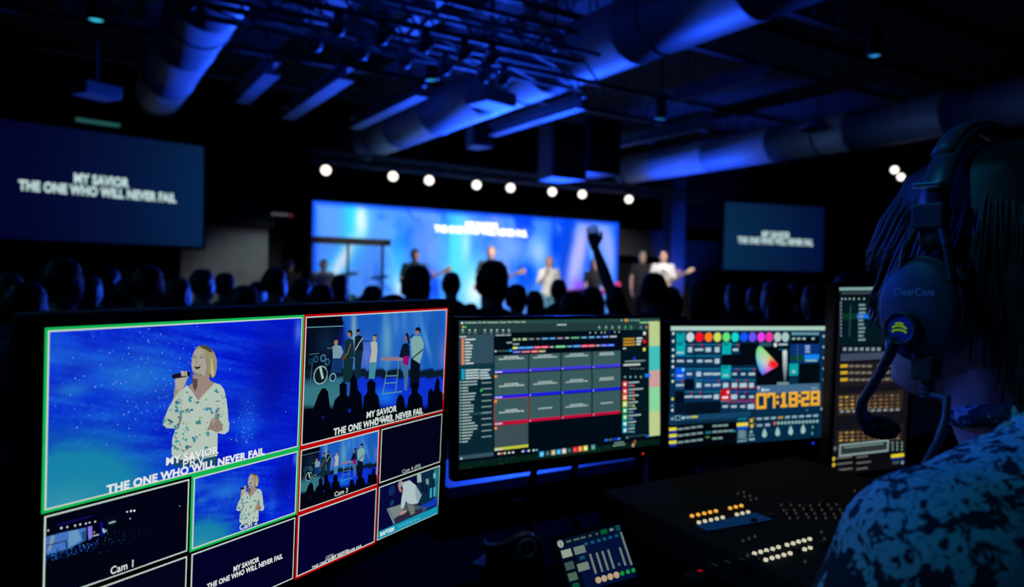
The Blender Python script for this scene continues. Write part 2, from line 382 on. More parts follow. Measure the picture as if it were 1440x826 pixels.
# added fixtures for the blue duct spots, unseen behind the crowd
for i, (x, tg, en) in enumerate(ADDED_WASH):
    t = thing('added_wash_fixture', 'added black floor wash light on the stage front, %s from the left' % ORD[i], 'stage light', (x, 12.16, .42), 0, 'added floor wash lights')
    obj('base', box(B(), -.13, -.1, 0, .13, .1, .09, .01), M_black, t)
    for s_ in (-1, 1): obj('yoke_arm', box(B(), s_*.12-.015, -.03, .09, s_*.12+.015, .03, .34, .004), M_black, t)
    obj('lamp_head', lathe(B(), [(.06, -.1), (.1, -.06), (.1, .08), (.085, .1)], 20, axis_m((0, -.02, .3), (Vector(tg) - Vector((x, 12.0, .8))).normalized())), M_black, t, True)

# hung loudspeakers
def loudspeaker(label, c, wd, dp, ht):
    t = thing('hanging_loudspeaker', label, 'loudspeaker', c, 0, None)
    b = B(); v = []
    for z in (0, ht):
        for x, y in ((-wd/2, -dp/2), (wd/2, -dp/2), (wd*.32, dp/2), (-wd*.32, dp/2)): v.append(b.verts.new((x, y, z)))
    for q in ((0,1,2,3),(4,5,6,7),(0,1,5,4),(1,2,6,5),(2,3,7,6),(3,0,4,7)): b.faces.new([v[i] for i in q])
    bmesh.ops.bevel(b, geom=b.edges[:], offset=.015, segments=2, affect='EDGES')
    obj('cabinet', b, mat('speaker_paint', (.1, .1, .11), .6), t)
    obj('grille', box(B(), -wd*.45, -dp/2-.02, .04, wd*.45, -dp/2+.005, ht-.04, .006), M_matte, t)
    for s in (-1, 1): obj('rigging_rod', tube(B(), [(s*wd*.3, 0, ht), (s*wd*.3, 0, RH - c[2])], .012, 6), M_steel, t)
    return t
p = at(786, 254, 12.4); loudspeaker('hanging loudspeaker left of its twin, right of the centre duct', p, .74, .62, .95)
p = at(834, 247, 12.6); loudspeaker('hanging loudspeaker right of its twin, above the stage', p, .74, .62, .95)
p = at(672, 208, 12.6); loudspeaker('small dark hanging loudspeaker under the centre duct', p, .42, .42, .62)
# house downlights seen as small cyan dots
def downlight(px, py, d, label, col=(60, 200, 220), st=1.2, r=.05):
    p = at(px, py, d); t = thing('pendant_downlight', label, 'ceiling light', p, 0, None)
    obj('housing', lathe(B(), [(r*.6, .32), (r*1.5, .3), (r*1.6, .02), (r*1.5, -.02), (r*1.2, .0)], 20), M_black, t, True)
    obj('lens', lathe(B(), [(r*1.2, .015), (r*1.2, -.005), (r*.5, -.02)], 20), emat('downlight_%d_%d' % (px, py), col, st), t)
    obj('drop_rod', tube(B(), [(0, 0, .3), (0, 0, RH - p.z)], .014, 6), M_black, t)
downlight(135, 27, 8.0, 'cyan downlight at the top left above the left screen', (60, 190, 225), 1.1, .06)
downlight(607, 111, 8.0, 'teal downlight hanging before the lamp truss', (50, 170, 180), .9, .045)
downlight(929, 166, 9.5, 'teal downlight right of the hung speakers', (40, 140, 140), .8, .045)
downlight(1230, 77, 8.0, 'blue downlight in the dark ceiling at upper right', (50, 150, 230), 1.0, .05)
def projector(px, py, d, label, rz):
    p = at(px, py, d); t = thing('ceiling_projector', label, 'projector', p, rz, None)
    obj('body', box(B(), -.22, -.17, 0, .22, .17, .15, .02), mat('projector_grey', (.25, .27, .27), .5), t)
    obj('lens', lathe(B(), [(.06, 0), (.06, .05), (.045, .06)], 20, axis_m((.08, .165, .075), (0, 1, 0))), M_glass, t, True)
    obj('mount_pole', tube(B(), [(0, 0, .15), (0, 0, RH - p.z)], .025, 8), M_steel, t)
projector(135, 137, 8.5, 'ceiling projector hanging above the left screen', .5)
projector(690, 150, 7.6, 'dark ceiling projector hanging beside the centre duct', .2)
p = at(1148, 182, 9.5); t = thing('pendant_lamp', 'cone shaped pendant lamp on a long cord at right', 'ceiling light', p, 0)
obj('shade', lathe(B(), [(.04, .16), (.08, .12), (.23, 0), (.22, 0), (.07, .11)], 24), M_duct, t, True)
obj('cord', tube(B(), [(0, 0, .15), (0, 0, RH - p.z)], .012, 6), M_steel, t)
for (x, y, lb) in ((1258, 239, 'upper of two white wall lamps beside the seated operator'), (1267, 249, 'lower of two white wall lamps beside the headset')):
    p = at(x, y, 13 + (x - 1258)*.08); t = thing('spot_lamp', lb.replace('seated ', ''), 'stage light', p, 0, None)
    obj('lens', lathe(B(), [(.065, -.02), (.065, .02), (.04, .03)], 20, axis_m((0, 0, 0), -ray(x, y))), M_lampw, t)
    obj('lamp_can', lathe(B(), [(.05, -.3), (.085, -.25), (.085, -.02), (.075, -.02)], 20, axis_m((0, 0, 0), -ray(x, y))), M_black, t)
    obj('drop_rod', tube(B(), [(0, .05, .06), (0, .05, RH - p.z)], .015, 6), M_black, t)
p = at(146, 176, 13.2); t = thing('strip_light', 'dim teal strip light above the left projection screen', 'ceiling light', p, math.radians(12.6))
obj('tube', box(B(), -.45, -.03, 0, .45, .03, .06, .01), emat('strip_teal', (38, 92, 92), .8), t)
obj('housing', box(B(), -.48, -.04, .06, .48, .04, .12, .01), M_black, t)
for s in (-.35, .35): obj('drop_rod', tube(B(), [(s, 0, .12), (s, 0, RH - p.z)], .01, 6), M_black, t)
p = ony(397, 302, 15.25); t = thing('status_sign', 'small dim strip sign with a red end left of the stage', 'sign', p)
obj('panel', box(B(), -.26, 0, -.06, .26, .04, .06, .01), M_black, t)
obj('white_strip', box(B(), -.22, -.01, -.025, .12, 0, .03), emat('sign_grey', (70, 74, 82)), t)
obj('red_end', box(B(), .13, -.01, -.03, .22, 0, .02), emat('sign_red', (96, 34, 48)), t)

# ------------------------------------------------------------------ stage LED wall and projection screens
LEDY = 15.0
a = ony(440, 282.5, LEDY); b = ony(870, 313.5, LEDY); lz = (a.z + b.z)/2; LB = .62
led = Surf(Vector(((a.x+b.x)/2, LEDY, (lz+LB)/2)), Vector((1, 0, 0)), Vector((0, 0, 1)), b.x-a.x, lz-LB)
t = thing('led_wall', 'wide stage screen showing flowing bright blue light and song words', 'stage screen', mw=led.mw)
W2, H2 = led.w/2, led.h/2
obj('cabinet', box(B(), -W2-.04, -H2, -.16, W2+.04, H2+.04, -.012, .01), M_black, t)
for s in (-.7, 0, .7): obj('ground_support', box(B(), s*W2-.06, -(led.O.z-.42), -.4, s*W2+.06, -H2+.02, -.1), M_steel, t)
A = Art(led, 0, .004)
def ledfn(u, v):
    c = np.zeros(u.shape + (3,)); P = np.zeros(u.shape); Q = np.zeros(u.shape)
    for i in np.ndindex(u.shape): P[i], Q[i] = led.px(-W2 + u[i]*led.w, H2 - v[i]*led.h)
    n1 = fbm(u, v, (7, 2.2), 3); n2 = fbm(u + .25*n1, v*.6 + .5*n1, (11, 2), 9); n3 = fbm(u*1.2 + .3*n2, v*.5, (17, 1.5), 21)
    c[:] = (10, 96, 252); c = mixc(c, (84, 152, 255), (n2 - .2)*3.4); c = mixc(c, (0, 60, 235), (.38 - n3)*5)
    c = mixc(c, (120, 150, 255), (n3 - .5)*3.2)
    g = lambda x, y, sx, sy: gs(P, Q, x, y, sx, sy)
    c = mixc(c, (90, 150, 255), g(470, 310, 26, 40)*.7)
    c = mixc(c, (40, 215, 255), g(499, 305, 17, 40)); c = mixc(c, (225, 240, 255), g(508, 312, 8, 24)*1.2)
    sl = P + (Q-330)*.55; c = mixc(c, (60, 210, 255), gs(sl, Q, 500, 372, 17, 42)); c = mixc(c, (222, 238, 255), gs(sl, Q, 501, 368, 9, 34)*1.15)
    c = mixc(c, (220, 232, 255), g(561, 403, 8, 22)); c = mixc(c, (70, 200, 255), g(560, 370, 14, 40)*.7)
    c = mixc(c, (105, 150, 255), g(600, 345, 22, 50)*.8)
    c = mixc(c, (80, 215, 255), g(642, 350, 17, 80)*1.1); c = mixc(c, (160, 230, 255), g(655, 345, 6, 30)); c = mixc(c, (110, 225, 255), g(668, 400, 20, 40)*1.1); c = mixc(c, (215, 238, 255), g(668, 412, 13, 20))
    c = mixc(c, (110, 160, 255), g(720, 350, 24, 26)); c = mixc(c, (150, 195, 255), g(757, 358, 11, 22)); c = mixc(c, (0, 84, 245), g(740, 388, 16, 20)*1.3)
    c = mixc(c, (0, 66, 225), g(782, 345, 9, 26)*1.1); c = mixc(c, (0, 58, 205), gs(P + (Q-340)*.12, Q, 799, 370, 8, 60)*1.2)
    c = mixc(c, (170, 172, 255), gs(P + (Q-330)*.22, Q, 819, 360, 11, 60)*1.2); c = mixc(c, (138, 158, 255), gs(P - (Q-330)*.25, Q, 851, 345, 9, 40)*1.1)
    c = mixc(c, (150, 70, 235), g(814, 405, 9, 12))
    ed = np.minimum(np.minimum(P-441, 868-P), Q-(283+(P-440)*.072)); c = mixc(c, (0, 70, 250), np.clip(1 - ed/7, 0, 1)*.9)
    return c
A.grid(-W2, -H2, W2, H2, 130, 40, ledfn, 0); A.build('light_panel', t, screenmat('led_light', 1.2))
A = Art(led, .006, .004)
A.text('MY SAVIOR', (655, 319.5), (700.5, 323), 8, (255, 255, 255), 0, .05); A.text('THE ONE WHO WILL NEVER FAIL', (611, 325.5), (741, 333), 8.4, (255, 255, 255), 0, .05)
A.build('song_words', t, screenmat('led_words', 2.4))

def projscreen(label, O, X, Y, h, cl, cr, t1, t2, cap):
    S = Surf(O, X, Y, h*16/9, h); t = thing('projection_screen', label, 'projection screen', mw=S.mw, group=None)
    W, H = S.w/2, S.h/2
    obj('frame', box(B(), -W-.06, -H-.06, -.08, W+.06, H+.06, -.012, .008), M_matte, t)
    for s in (-.6, .6): obj('hanger_rod', tube(B(), [(s*W, H, -.05), (s*W, RH - O.z, -.05)], .012, 6), M_steel, t)
    A = Art(S, 0, .003)
    A.grid(-W, -H, W, H, 24, 12, lambda u, v: mixc(np.ones(u.shape+(3,))*np.array(cl, float), cr, u**1.3 + .0*v) * (1 - .12*np.abs(v-.6))[..., None], 0)
    A.build('screen_cloth', t, screenmat('proj_light', 1.0))
    A = Art(S, .004, .003)
    A.text('MY SAVIOR', *t1, cap, (196, 226, 224), 0, .045); A.text('THE ONE WHO WILL NEVER FAIL', *t2, cap, (196, 226, 224), 0, .045)
    A.build('song_words', t); return S
def wdir(deg): a = math.radians(deg); return _R0*math.sin(a) + _F0*math.cos(a)
XL = wdir(45.8); hL = 1.9; e = at(285.5, 277, 7.19*hL)
projscreen('large projection screen at left with white song words', e - XL*(hL*16/9/2), XL, Vector((0, 0, 1)), hL, (3, 3, 42), (7, 38, 78), ((104, 257), (181.5, 263.5)), ((26, 265.5), (247.5, 286)), 13)
XR = wdir(73.1); e = at(1090, 334.5, 10.916*1.9)
projscreen('smaller projection screen at right with white song words', e, XR, Vector((0, 0, 1)), 1.9, (8, 42, 76), (3, 16, 58), ((1071.5, 333.5), (1110.5, 335.5)), ((1037.5, 341), (1143, 346.5)), 8.6)

# ------------------------------------------------------------------ people
HEAD = [(.12, .007, .002, -.02), (.115, .025, .022, -.045), (.1, .045, .05, -.068), (.07, .064, .078, -.091), (.03, .0755, .09, -.103), (0, .0765, .09, -.101),
        (-.03, .0745, .088, -.09), (-.055, .069, .088, -.068), (-.08, .06, .085, -.042), (-.1, .046, .08, -.015), (-.114, .026, .068, .02)]
def head_rings(bm, c, k=1.0, seg=24, grow=0.0, rows=HEAD):
    rings = []
    for z, wd, f, bk in rows:
        mid = (f + bk)/2*k; hw = wd*k + grow; hd = (f - bk)/2*k + grow
        rings.append([bm.verts.new(c + Vector((hw*math.cos(2*math.pi*i/seg), mid + hd*math.sin(2*math.pi*i/seg), z*k + (grow if z > .09 else 0)))) for i in range(seg)])
    for a, b in zip(rings, rings[1:]):
        for i in range(seg): bm.faces.new((a[i], a[(i+1) % seg], b[(i+1) % seg], b[i]))
    bm.faces.new(rings[0][::-1]); bm.faces.new(rings[-1])
def face_bits(bm, c, k=1.0):
    V = lambda x, y, z: c + Vector((x, y, z))*k
    tube(bm, [V(0, .082, .018), V(0, .098, -.012), V(0, .11, -.032), V(0, .09, -.042)], [.008*k, .01*k, .013*k, .012*k], 8)
    for s in (-1, 1):
        ball(bm, V(s*.013, .096, -.036), (.009*k, .009*k, .008*k), 8); ball(bm, V(s*.078, -.008, -.008), (.01*k, .02*k, .032*k), 10)
        ball(bm, V(s*.03, .08, .02), (.022*k, .012*k, .008*k), 8); ball(bm, V(s*.04, .066, -.028), (.022*k, .02*k, .018*k), 8)
    ball(bm, V(0, .086, -.06), (.024*k, .01*k, .006*k), 8); ball(bm, V(0, .086, -.069), (.021*k, .01*k, .006*k), 8); ball(bm, V(0, .078, -.097), (.02*k, .014*k, .014*k), 8)
def hand(bm, wr, d, n, side, curl=.5, k=1.0):
    """wr wrist, d pointing direction, n palm normal (palm side), side thumb direction"""
    d = Vector(d).normalized(); side = Vector(side); side = (side - d*side.dot(d)).normalized(); n = d.cross(side)*(1 if d.cross(side).dot(Vector(n)) > 0 else -1)
    tube(bm, [wr - d*.02*k, wr + d*.02*k, wr + d*.055*k, wr + d*.09*k], [(.025*k, .019*k), (.034*k, .017*k), (.042*k, .015*k), (.04*k, .012*k)], 10, True, side)
    for i, (o, L) in enumerate(((.031, .074), (.0105, .084), (-.0105, .078), (-.031, .06))):
        p = wr + d*.086*k + side*o*k; q = d.copy(); pts = [p - d*.012*k]; rr = [.0095*k]
        for f in (.45, .32, .23):
            q = (q*math.cos(curl) + n*math.sin(curl)).normalized(); p = p + q*L*f*k; pts.append(p); rr.append((.0092 - .0016*len(pts)*.5)*k)
        tube(bm, pts, rr, 8); ball(bm, pts[-1], rr[-1], 6)
    p0 = wr + d*.02*k + side*.025*k; q = (d*.75 + side*.65 + n*.25).normalized(); p1 = p0 + q*.04*k; q2 = (d*.95 + side*.2 + n*.45).normalized(); p2 = p1 + q2*.032*k; p3 = p2 + (q2 + n*.3).normalized()*.022*k
    tube(bm, [p0, p1, p2, p3], [.013*k, .011*k, .0098*k, .0075*k], 8); ball(bm, p3, .0075*k, 6)
MHAIR = {}
def person(name, label, loc, rz, H=1.75, arms=None, hair='short', hair_c=(.02, .012, .008), shirt=(.02, .02, .024), legs=(.015, .017, .03), skin=None, group=None, sleeve=.5, voxel=.014, cat='person', female=False, lean=0):
    """standing figure facing local +Y; arms = {side: (elbow, wrist, hand_dir, palm_normal, thumb)} in local metres at H=1.75"""
    t = thing(name, label, cat, loc, rz, group); k = H/1.75; V = lambda x, y, z: Vector((x, y, z))*k
    sm = skin or M_skin; sw = .165 if female else .185
    hc = V(0, .015 + lean, 1.632)
    A0 = {-1: ((-.24, -.02, 1.13), (-.25, .06, .88), (0, .15, -1), (1, 0, 0), (0, 1, 0)), 1: ((.24, -.02, 1.13), (.25, .06, .88), (0, .15, -1), (-1, 0, 0), (0, 1, 0))}
    if arms: A0.update(arms)
    sh = {s: V(s*sw, -.01, 1.42) for s in (-1, 1)}
    TOR = [((0, 0, .86), (.15, .1)), ((0, 0, .95), (.165, .115)), ((0, .005, 1.08), (.135 if female else .15, .1)), ((0, .005, 1.22), (.155, .115)), ((0, 0, 1.34), (.175, .115)), ((0, -.01, 1.42), (.16, .09)), ((0, -.012, 1.465), (.118, .075)), ((0, -.012, 1.505), (.068, .06))]
    def torso(b, g): tube(b, [V(*p) for p, r in TOR], [((r[0]+g)*k, (r[1]+g)*k) for p, r in TOR], 20, True, (1, 0, 0))
    b = B(); torso(b, 0)
    tube(b, [V(0, -.012, 1.44), V(0, -.005, 1.5), hc + V(0, -.012, -.05)], [.06*k, .054*k, .055*k], 12)
    head_rings(b, hc, k); face_bits(b, hc, k)
    for s in (-1, 1):
        e, wv = V(*A0[s][0]), V(*A0[s][1])
        tube(b, [V(s*.1, -.01, 1.41), sh[s], sh[s].lerp(e, .5), e, e.lerp(wv, .35), wv], [.055*k, .056*k, .047*k, .04*k, .041*k, .026*k], 12)
        ball(b, sh[s], .058*k, 10)
        hx = s*.09; tube(b, [V(hx, 0, .92), V(hx*1.1, .01, .72), V(hx*1.1, .02, .5), V(hx*1.12, -.005, .34), V(hx*1.12, -.02, .09)], [.09*k, .082*k, .058*k, .056*k, .038*k], 12)
        tube(b, [V(hx*1.12, -.05, .04), V(hx*1.2, .06, .04), V(hx*1.25, .16, .03)], [(.035*k, .036*k), (.042*k, .03*k), (.035*k, .02*k)], 10, True, (1, 0, 0))
    b = remeshed(b, voxel*k, 3)
    for s in (-1, 1): hand(b, V(*A0[s][1]), A0[s][2], A0[s][3], A0[s][4], .45, k)
    obj('body', b, sm, t, True)
    b = B(); torso(b, .014)
    for s in (-1, 1):
        e, wv = V(*A0[s][0]), V(*A0[s][1])
        pts = [V(s*.1, -.01, 1.41), sh[s], sh[s].lerp(e, .5), e]; rr = [.066*k, .07*k, .06*k, .052*k]
        if sleeve < .6: pts = pts[:2] + [sh[s].lerp(e, .65)]; rr = rr[:2] + [.064*k]
        elif sleeve > .9: pts += [e.lerp(wv, .35), e.lerp(wv, .93)]; rr += [.052*k, .036*k]
        tube(b, pts, rr, 12); ball(b, sh[s], .07*k, 10)
    obj('shirt', remeshed(b, voxel*k, 3), mat('cloth_%.3f_%.3f_%.3f' % shirt, shirt, .9, 0, 35, .3), t, True)
    b = B()
    tube(b, [V(0, 0, .83), V(0, 0, .94), V(0, .002, 1.0)], [(.16*k, .112*k), (.175*k, .124*k), (.16*k, .115*k)], 18, True, (1, 0, 0))
    for s in (-1, 1):
        hx = s*.09; tube(b, [V(hx, 0, .93), V(hx*1.1, .01, .72), V(hx*1.1, .02, .5), V(hx*1.12, -.005, .34), V(hx*1.12, -.015, .08)], [.1*k, .092*k, .07*k, .068*k, .06*k], 12)
    obj('trousers', remeshed(b, voxel*k, 2), mat('trousers_%.3f_%.3f_%.3f' % legs, legs, .9, 0, 40, .3), t, True)
    for s in (-1, 1):
        hx = s*.09; b = B(); tube(b, [V(hx*1.1, -.085, .045), V(hx*1.12, -.04, .05), V(hx*1.2, .06, .045), V(hx*1.25, .18, .03)], [(.03*k, .035*k), (.042*k, .049*k), (.049*k, .04*k), (.035*k, .025*k)], 12, True, (1, 0, 0)); obj('shoe', b, M_black, t, True)
    b = B()
    if hair == 'bald': pass
    else:
        rows = [(.12, .008, .01, -.028), (.115, .028, .026, -.05), (.1, .049, .05, -.072), (.07, .067, .066, -.094), (.035, .077, .03, -.106), (.005, .078, -.005, -.104)]
        rows += [(-.03, .07, -.03, -.094), (-.05, .06, -.04, -.08)] if hair == 'short' else ([(-.05, .079, .0, -.1), (-.1, .07, -.01, -.088), (-.13, .055, -.02, -.075)] if hair == 'bob' else [(-.06, .082, .0, -.106), (-.14, .085, -.01, -.11), (-.24, .085, -.03, -.115), (-.32, .055, -.05, -.1)])
        head_rings(b, hc, k, 24, .012*k, rows); b = remeshed(b, .012*k, 1)
        for v in b.verts: v.co += Vector(rng.normal(0, .002, 3))
        key = 'hair_%.3f_%.3f_%.3f' % hair_c
        obj('hair', b, mat(key, hair_c, .5, 0, 90, .5), t, True)
    return t
def guitar(name, label, loc, rot, body_c, neck_c, sc=1.0):
    """guitar in local XZ plane: neck along +X, face towards -Y"""
    t = thing(name, label, 'guitar', loc); t.rotation_euler = rot; t.scale = (sc,)*3
    n = 28; prof = []
    for i in range(n):
        a = 2*math.pi*i/n; r = .16 + .035*math.cos(2*a) + .012*math.cos(4*a); prof.append((r*math.cos(a)*1.15 - .1, r*math.sin(a)))
    b = B(); f0 = [b.verts.new((x, -.022, z)) for x, z in prof]; f1 = [b.verts.new((x, .022, z)) for x, z in prof]
    b.faces.new(f0); b.faces.new(f1[::-1])
    for i in range(n): b.faces.new((f0[i], f0[(i+1) % n], f1[(i+1) % n], f1[i]))
    bmesh.ops.bevel(b, geom=[e for e in b.edges if abs(e.verts[0].co.y - e.verts[1].co.y) < 1e-5], offset=.006, segments=2, affect='EDGES')
    obj('body', b, mat('guitar_%s' % label[:22], body_c, .3, 0, 6, .2, 0, .5), t)
    obj('neck', box(B(), .05, -.034, -.025, .62, -.012, .025, .006), mat('guitar_neck_%s' % label[:22], neck_c, .5, 0, 20), t)
    obj('headstock', box(B(), .61, -.03, -.04, .78, -.01, .045, .008), mat('guitar_neck_%s' % label[:22], neck_c), t)
    obj('bridge', box(B(), -.2, -.032, -.04, -.16, -.02, .04, .003), M_steel, t)
    b = B()
    for k in (-.0125, -.0075, -.0025, .0025, .0075, .0125): tube(b, [(-.18, -.037, k), (.7, -.037, k)], .0012, 4)
    obj('strings', b, M_steel, t); return t
STZ = .42
def on_stage(px, Y): p = ony(px, 390, Y); return (p.x, Y, STZ)
def faceto(loc, off=0): return math.atan2(-loc[0], loc[1]) * -1 + math.pi + off if False else math.pi + math.atan2(loc[0], -loc[1]) * 0 - math.atan2(loc[0], loc[1]) + off
def height_for(px, py, loc): d = (Vector(loc) - CPOS).dot(FWD); return at(px, py, d).z - STZ
def stage_person(px, ptop, Y, label, off=0, **kw):
    loc = on_stage(px, Y); H = min(1.95, max(1.5, height_for(px, ptop, loc))); return person('person', label, loc, faceto(loc, off), H, **kw), loc, H
GARM = {-1: ((-.27, .02, 1.12), (-.1, .2, 1.08), (1, .3, -.2), (0, -1, 0), (0, .3, 1)), 1: ((.3, .02, 1.16), (.33, .26, 1.22), (-.2, .5, .6), (-1, 0, 0), (0, 0, 1))}
MIC = {1: ((.24, .1, 1.15), (.08, .22, 1.42), (-.2, .2, 1), (-1, 0, 0), (0, 1, 0))}
def strap_guitar(loc, H, off, label, bc, nc, up=.5):
    rz = faceto(loc, off); f = Vector((-math.sin(rz), math.cos(rz), 0)); r = Vector((math.cos(rz), math.sin(rz), 0))
    k = H/1.75; p = Vector(loc) + f*.2*k + Vector((0, 0, 1.05*k))
    # neck points to the player's left (= viewer's right when facing the camera): local +X -> -r... flipped by pi
    guitar('electric_guitar', label, p, (0, -up, rz + math.pi), bc, nc)
pd_, l1, h1 = stage_person(583, 351, 13.0, 'guitarist in a dark green shirt at left on stage, dark hair', .15, arms={-1: ((-.26, .02, 1.15), (-.34, .22, 1.24), (.2, .5, .6), (1, 0, 0), (0, 0, 1)), 1: ((.27, .02, 1.12), (.1, .2, 1.08), (-1, .3, -.2), (0, -1, 0), (0, .3, 1))}, shirt=(.03, .08, .07), hair='short', hair_c=(.015, .01, .008))
strap_guitar(l1, h1, .15, 'electric guitar held by the dark-haired guitarist at left', (.35, .16, .08), (.4, .25, .12), .48)
pd_, l1, h1 = stage_person(690, 347, 12.8, 'tall guitarist in a dark shirt at stage centre', -.1, arms={-1: ((-.26, .02, 1.15), (-.34, .22, 1.22), (.2, .5, .6), (1, 0, 0), (0, 0, 1)), 1: ((.27, .02, 1.12), (.1, .2, 1.08), (-1, .3, -.2), (0, -1, 0), (0, .3, 1))}, shirt=(.04, .07, .08), hair='short', hair_c=(.3, .22, .16))
strap_guitar(l1, h1, -.1, 'red electric guitar held by the tall guitarist at stage centre', (.5, .03, .03), (.4, .25, .12), .35)
stage_person(772, 361, 12.8, 'singer in a white blouse and light jeans at stage centre right', .1, arms=MIC, shirt=(.8, .77, .68), legs=(.14, .42, .5), hair='bob', hair_c=(.45, .28, .2), female=True, sleeve=1)
stage_person(835, 366, 12.9, 'woman with reddish hair playing keyboard at right on stage', .2, arms={-1: ((-.22, .08, 1.1), (-.12, .3, 1.02), (0, 1, -.1), (0, 0, -1), (1, 0, 0)), 1: ((.22, .08, 1.1), (.12, .3, 1.02), (0, 1, -.1), (0, 0, -1), (-1, 0, 0))}, shirt=(.02, .02, .03), hair='long', hair_c=(.4, .2, .1), female=True)
pd_, l1, h1 = stage_person(932, 354, 12.6, 'guitarist in a white shirt at the far right of the stage', .1, arms={-1: ((-.26, .02, 1.15), (-.34, .22, 1.24), (.2, .5, .6), (1, 0, 0), (0, 0, 1)), 1: ((.27, .02, 1.12), (.1, .2, 1.08), (-1, .3, -.2), (0, -1, 0), (0, .3, 1))}, shirt=(.8, .78, .75), hair='bald', sleeve=1)
strap_guitar(l1, h1, .1, 'pale wooden bass guitar held by the man in white at right', (.75, .5, .3), (.7, .5, .32), .5)
stage_person(903, 352, 13.6, 'grey-haired person in dark clothes left of the white-shirted guitarist', .2, shirt=(.02, .02, .025), hair='short', hair_c=(.25, .25, .25))
stage_person(407, 374, 13.4, 'pale-faced person in dark clothes standing left of the stage screen', .3, shirt=(.01, .01, .012), hair='bald')
# drummer, drum kit and shield
pd_, l1, h1 = stage_person(455, 366, 14.2, 'drummer in a white shirt behind the drum kit at far left', .2, arms={-1: ((-.26, .08, 1.12), (-.2, .32, 1.2), (.1, 1, .2), (0, 0, -1), (1, 0, 0)), 1: ((.26, .08, 1.12), (.2, .32, 1.15), (-.1, 1, .2), (0, 0, -1), (-1, 0, 0))}, shirt=(.8, .78, .74), hair='short', hair_c=(.03, .015, .01))
M_drum = mat('drum_shell', (.03, .2, .25), .3, .3, 10); M_skinw = mat('drum_skin', (.6, .6, .58), .5); M_cym = mat('cymbal_brass', (.6, .45, .15), .3, .9, 60)
dk = thing('drum_kit', 'drum kit with cymbals in front of the drummer at far left', 'drum kit', (l1[0] + .35, l1[1] - .7, STZ), .3)
def drum(name, c, r, h, d):
    o = obj(name, lathe(B(), [(r*.98, -h/2), (r*1.03, -h/2), (r*1.03, -h/2+.03), (r, -h/2+.04), (r, h/2-.04), (r*1.03, h/2-.03), (r*1.03, h/2), (r*.98, h/2)], 28, axis_m(c, d)), M_drum, dk, True)
    obj('drum_head', lathe(B(), [(r*.97, h/2-.004), (r*.97, h/2+.003)], 28, axis_m(c, d)), M_skinw, o); return o
drum('bass_drum', (0, -.1, .3), .28, .4, (0, -1, 0)); drum('tom', (-.18, -.15, .72), .15, .2, (.1, .4, 1)); drum('tom', (.18, -.15, .72), .15, .2, (-.1, .4, 1)); drum('floor_tom', (.5, .2, .42), .2, .38, (0, 0, 1)); drum('snare_drum', (-.4, .2, .6), .18, .14, (0, .1, 1))
for c, z in (((-.6, -.1), .95), ((.5, -.2), 1.2), ((-.35, -.35), 1.25)):
    o = obj('cymbal', lathe(B(), [(.02, .03), (.05, .02), (.2, 0), (.2, -.004), (.04, .012)], 28, axis_m((c[0], c[1], z), (0, .25, 1))), M_cym, dk, True)
    b = B(); tube(b, [(c[0], c[1], .25), (c[0], c[1], z)], .01, 6)
    for a in (0, 2.1, 4.2): tube(b, [(c[0], c[1], .3), (c[0] + .2*math.cos(a), c[1] + .2*math.sin(a), .0)], .009, 6)
    obj('cymbal_stand', b, M_steel, o)
p0 = ony(440, 338, 12.7); p1 = ony(538, 342, 12.7)
t = thing('drum_shield', 'clear drum shield with dark top rail in front of the stage screen', 'drum shield', (p0.x, 12.7, STZ))
Ls = p1.x - p0.x + .12; Hs = p0.z - STZ
obj('top_rail', box(B(), -.06, -.12, Hs - .05, Ls, .12, Hs + .07, .01), M_matte, t)
for x in (-.02, .45*Ls, .92*Ls): obj('post', box(B(), x - .02, -.02, 0, x + .02, .02, Hs - .04, .005), M_black, t)
mg = bpy.data.materials.new('clear_acrylic'); mg.use_nodes = True; nt = mg.node_tree; nt.nodes.clear()
o_ = nt.nodes.new('ShaderNodeOutputMaterial'); tr = nt.nodes.new('ShaderNodeBsdfTransparent'); gl = nt.nodes.new('ShaderNodeBsdfGlossy'); mx = nt.nodes.new('ShaderNodeMixShader')
tr.inputs[0].default_value = (.84, .88, .93, 1); gl.inputs['Roughness'].default_value = .05; mx.inputs[0].default_value = .04
nt.links.new(tr.outputs[0], mx.inputs[1]); nt.links.new(gl.outputs[0], mx.inputs[2]); nt.links.new(mx.outputs[0], o_.inputs[0])
for x0, x1 in ((.01, .45*Ls - .03), (.45*Ls + .03, .92*Ls - .03)): obj('acrylic_panel', box(B(), x0, -.004, .02, x1, .004, Hs - .06), mg, t)
# keyboard on a stand, magenta light put into the case colour
p = ony(815, 404, 12.2); t = thing('stage_keyboard', 'magenta-lit keyboard on a stand beside the red-haired woman', 'keyboard', (p.x + .25, 12.2, STZ), .1)
obj('case', box(B(), -.55, -.15, .92, .55, .15, 1.02, .012), mat('magenta_light_case', (.7, .1, .75), .5), t)
obj('keys', box(B(), -.5, -.1, 1.02, .5, .12, 1.035, .003), M_white, t)
for s in (-1, 1): obj('stand_leg', tube(B(), [(s*.4, 0, .92), (-s*.35, 0, 0)], .018, 8), M_steel, t)
p = ony(868.5, 400.5, 11.9); t = thing('uplight', 'small pink lit uplight at the right end of the stage screen', 'stage light', (p.x, 11.9, STZ))
obj('stand', tube(B(), [(0, 0, 0), (0, 0, p.z - STZ - .08)], .015, 6), M_black, t); obj('lens', ball(B(), (0, 0, p.z - STZ), .07, 12), emat('pink_lens', (215, 70, 130)), t, True)
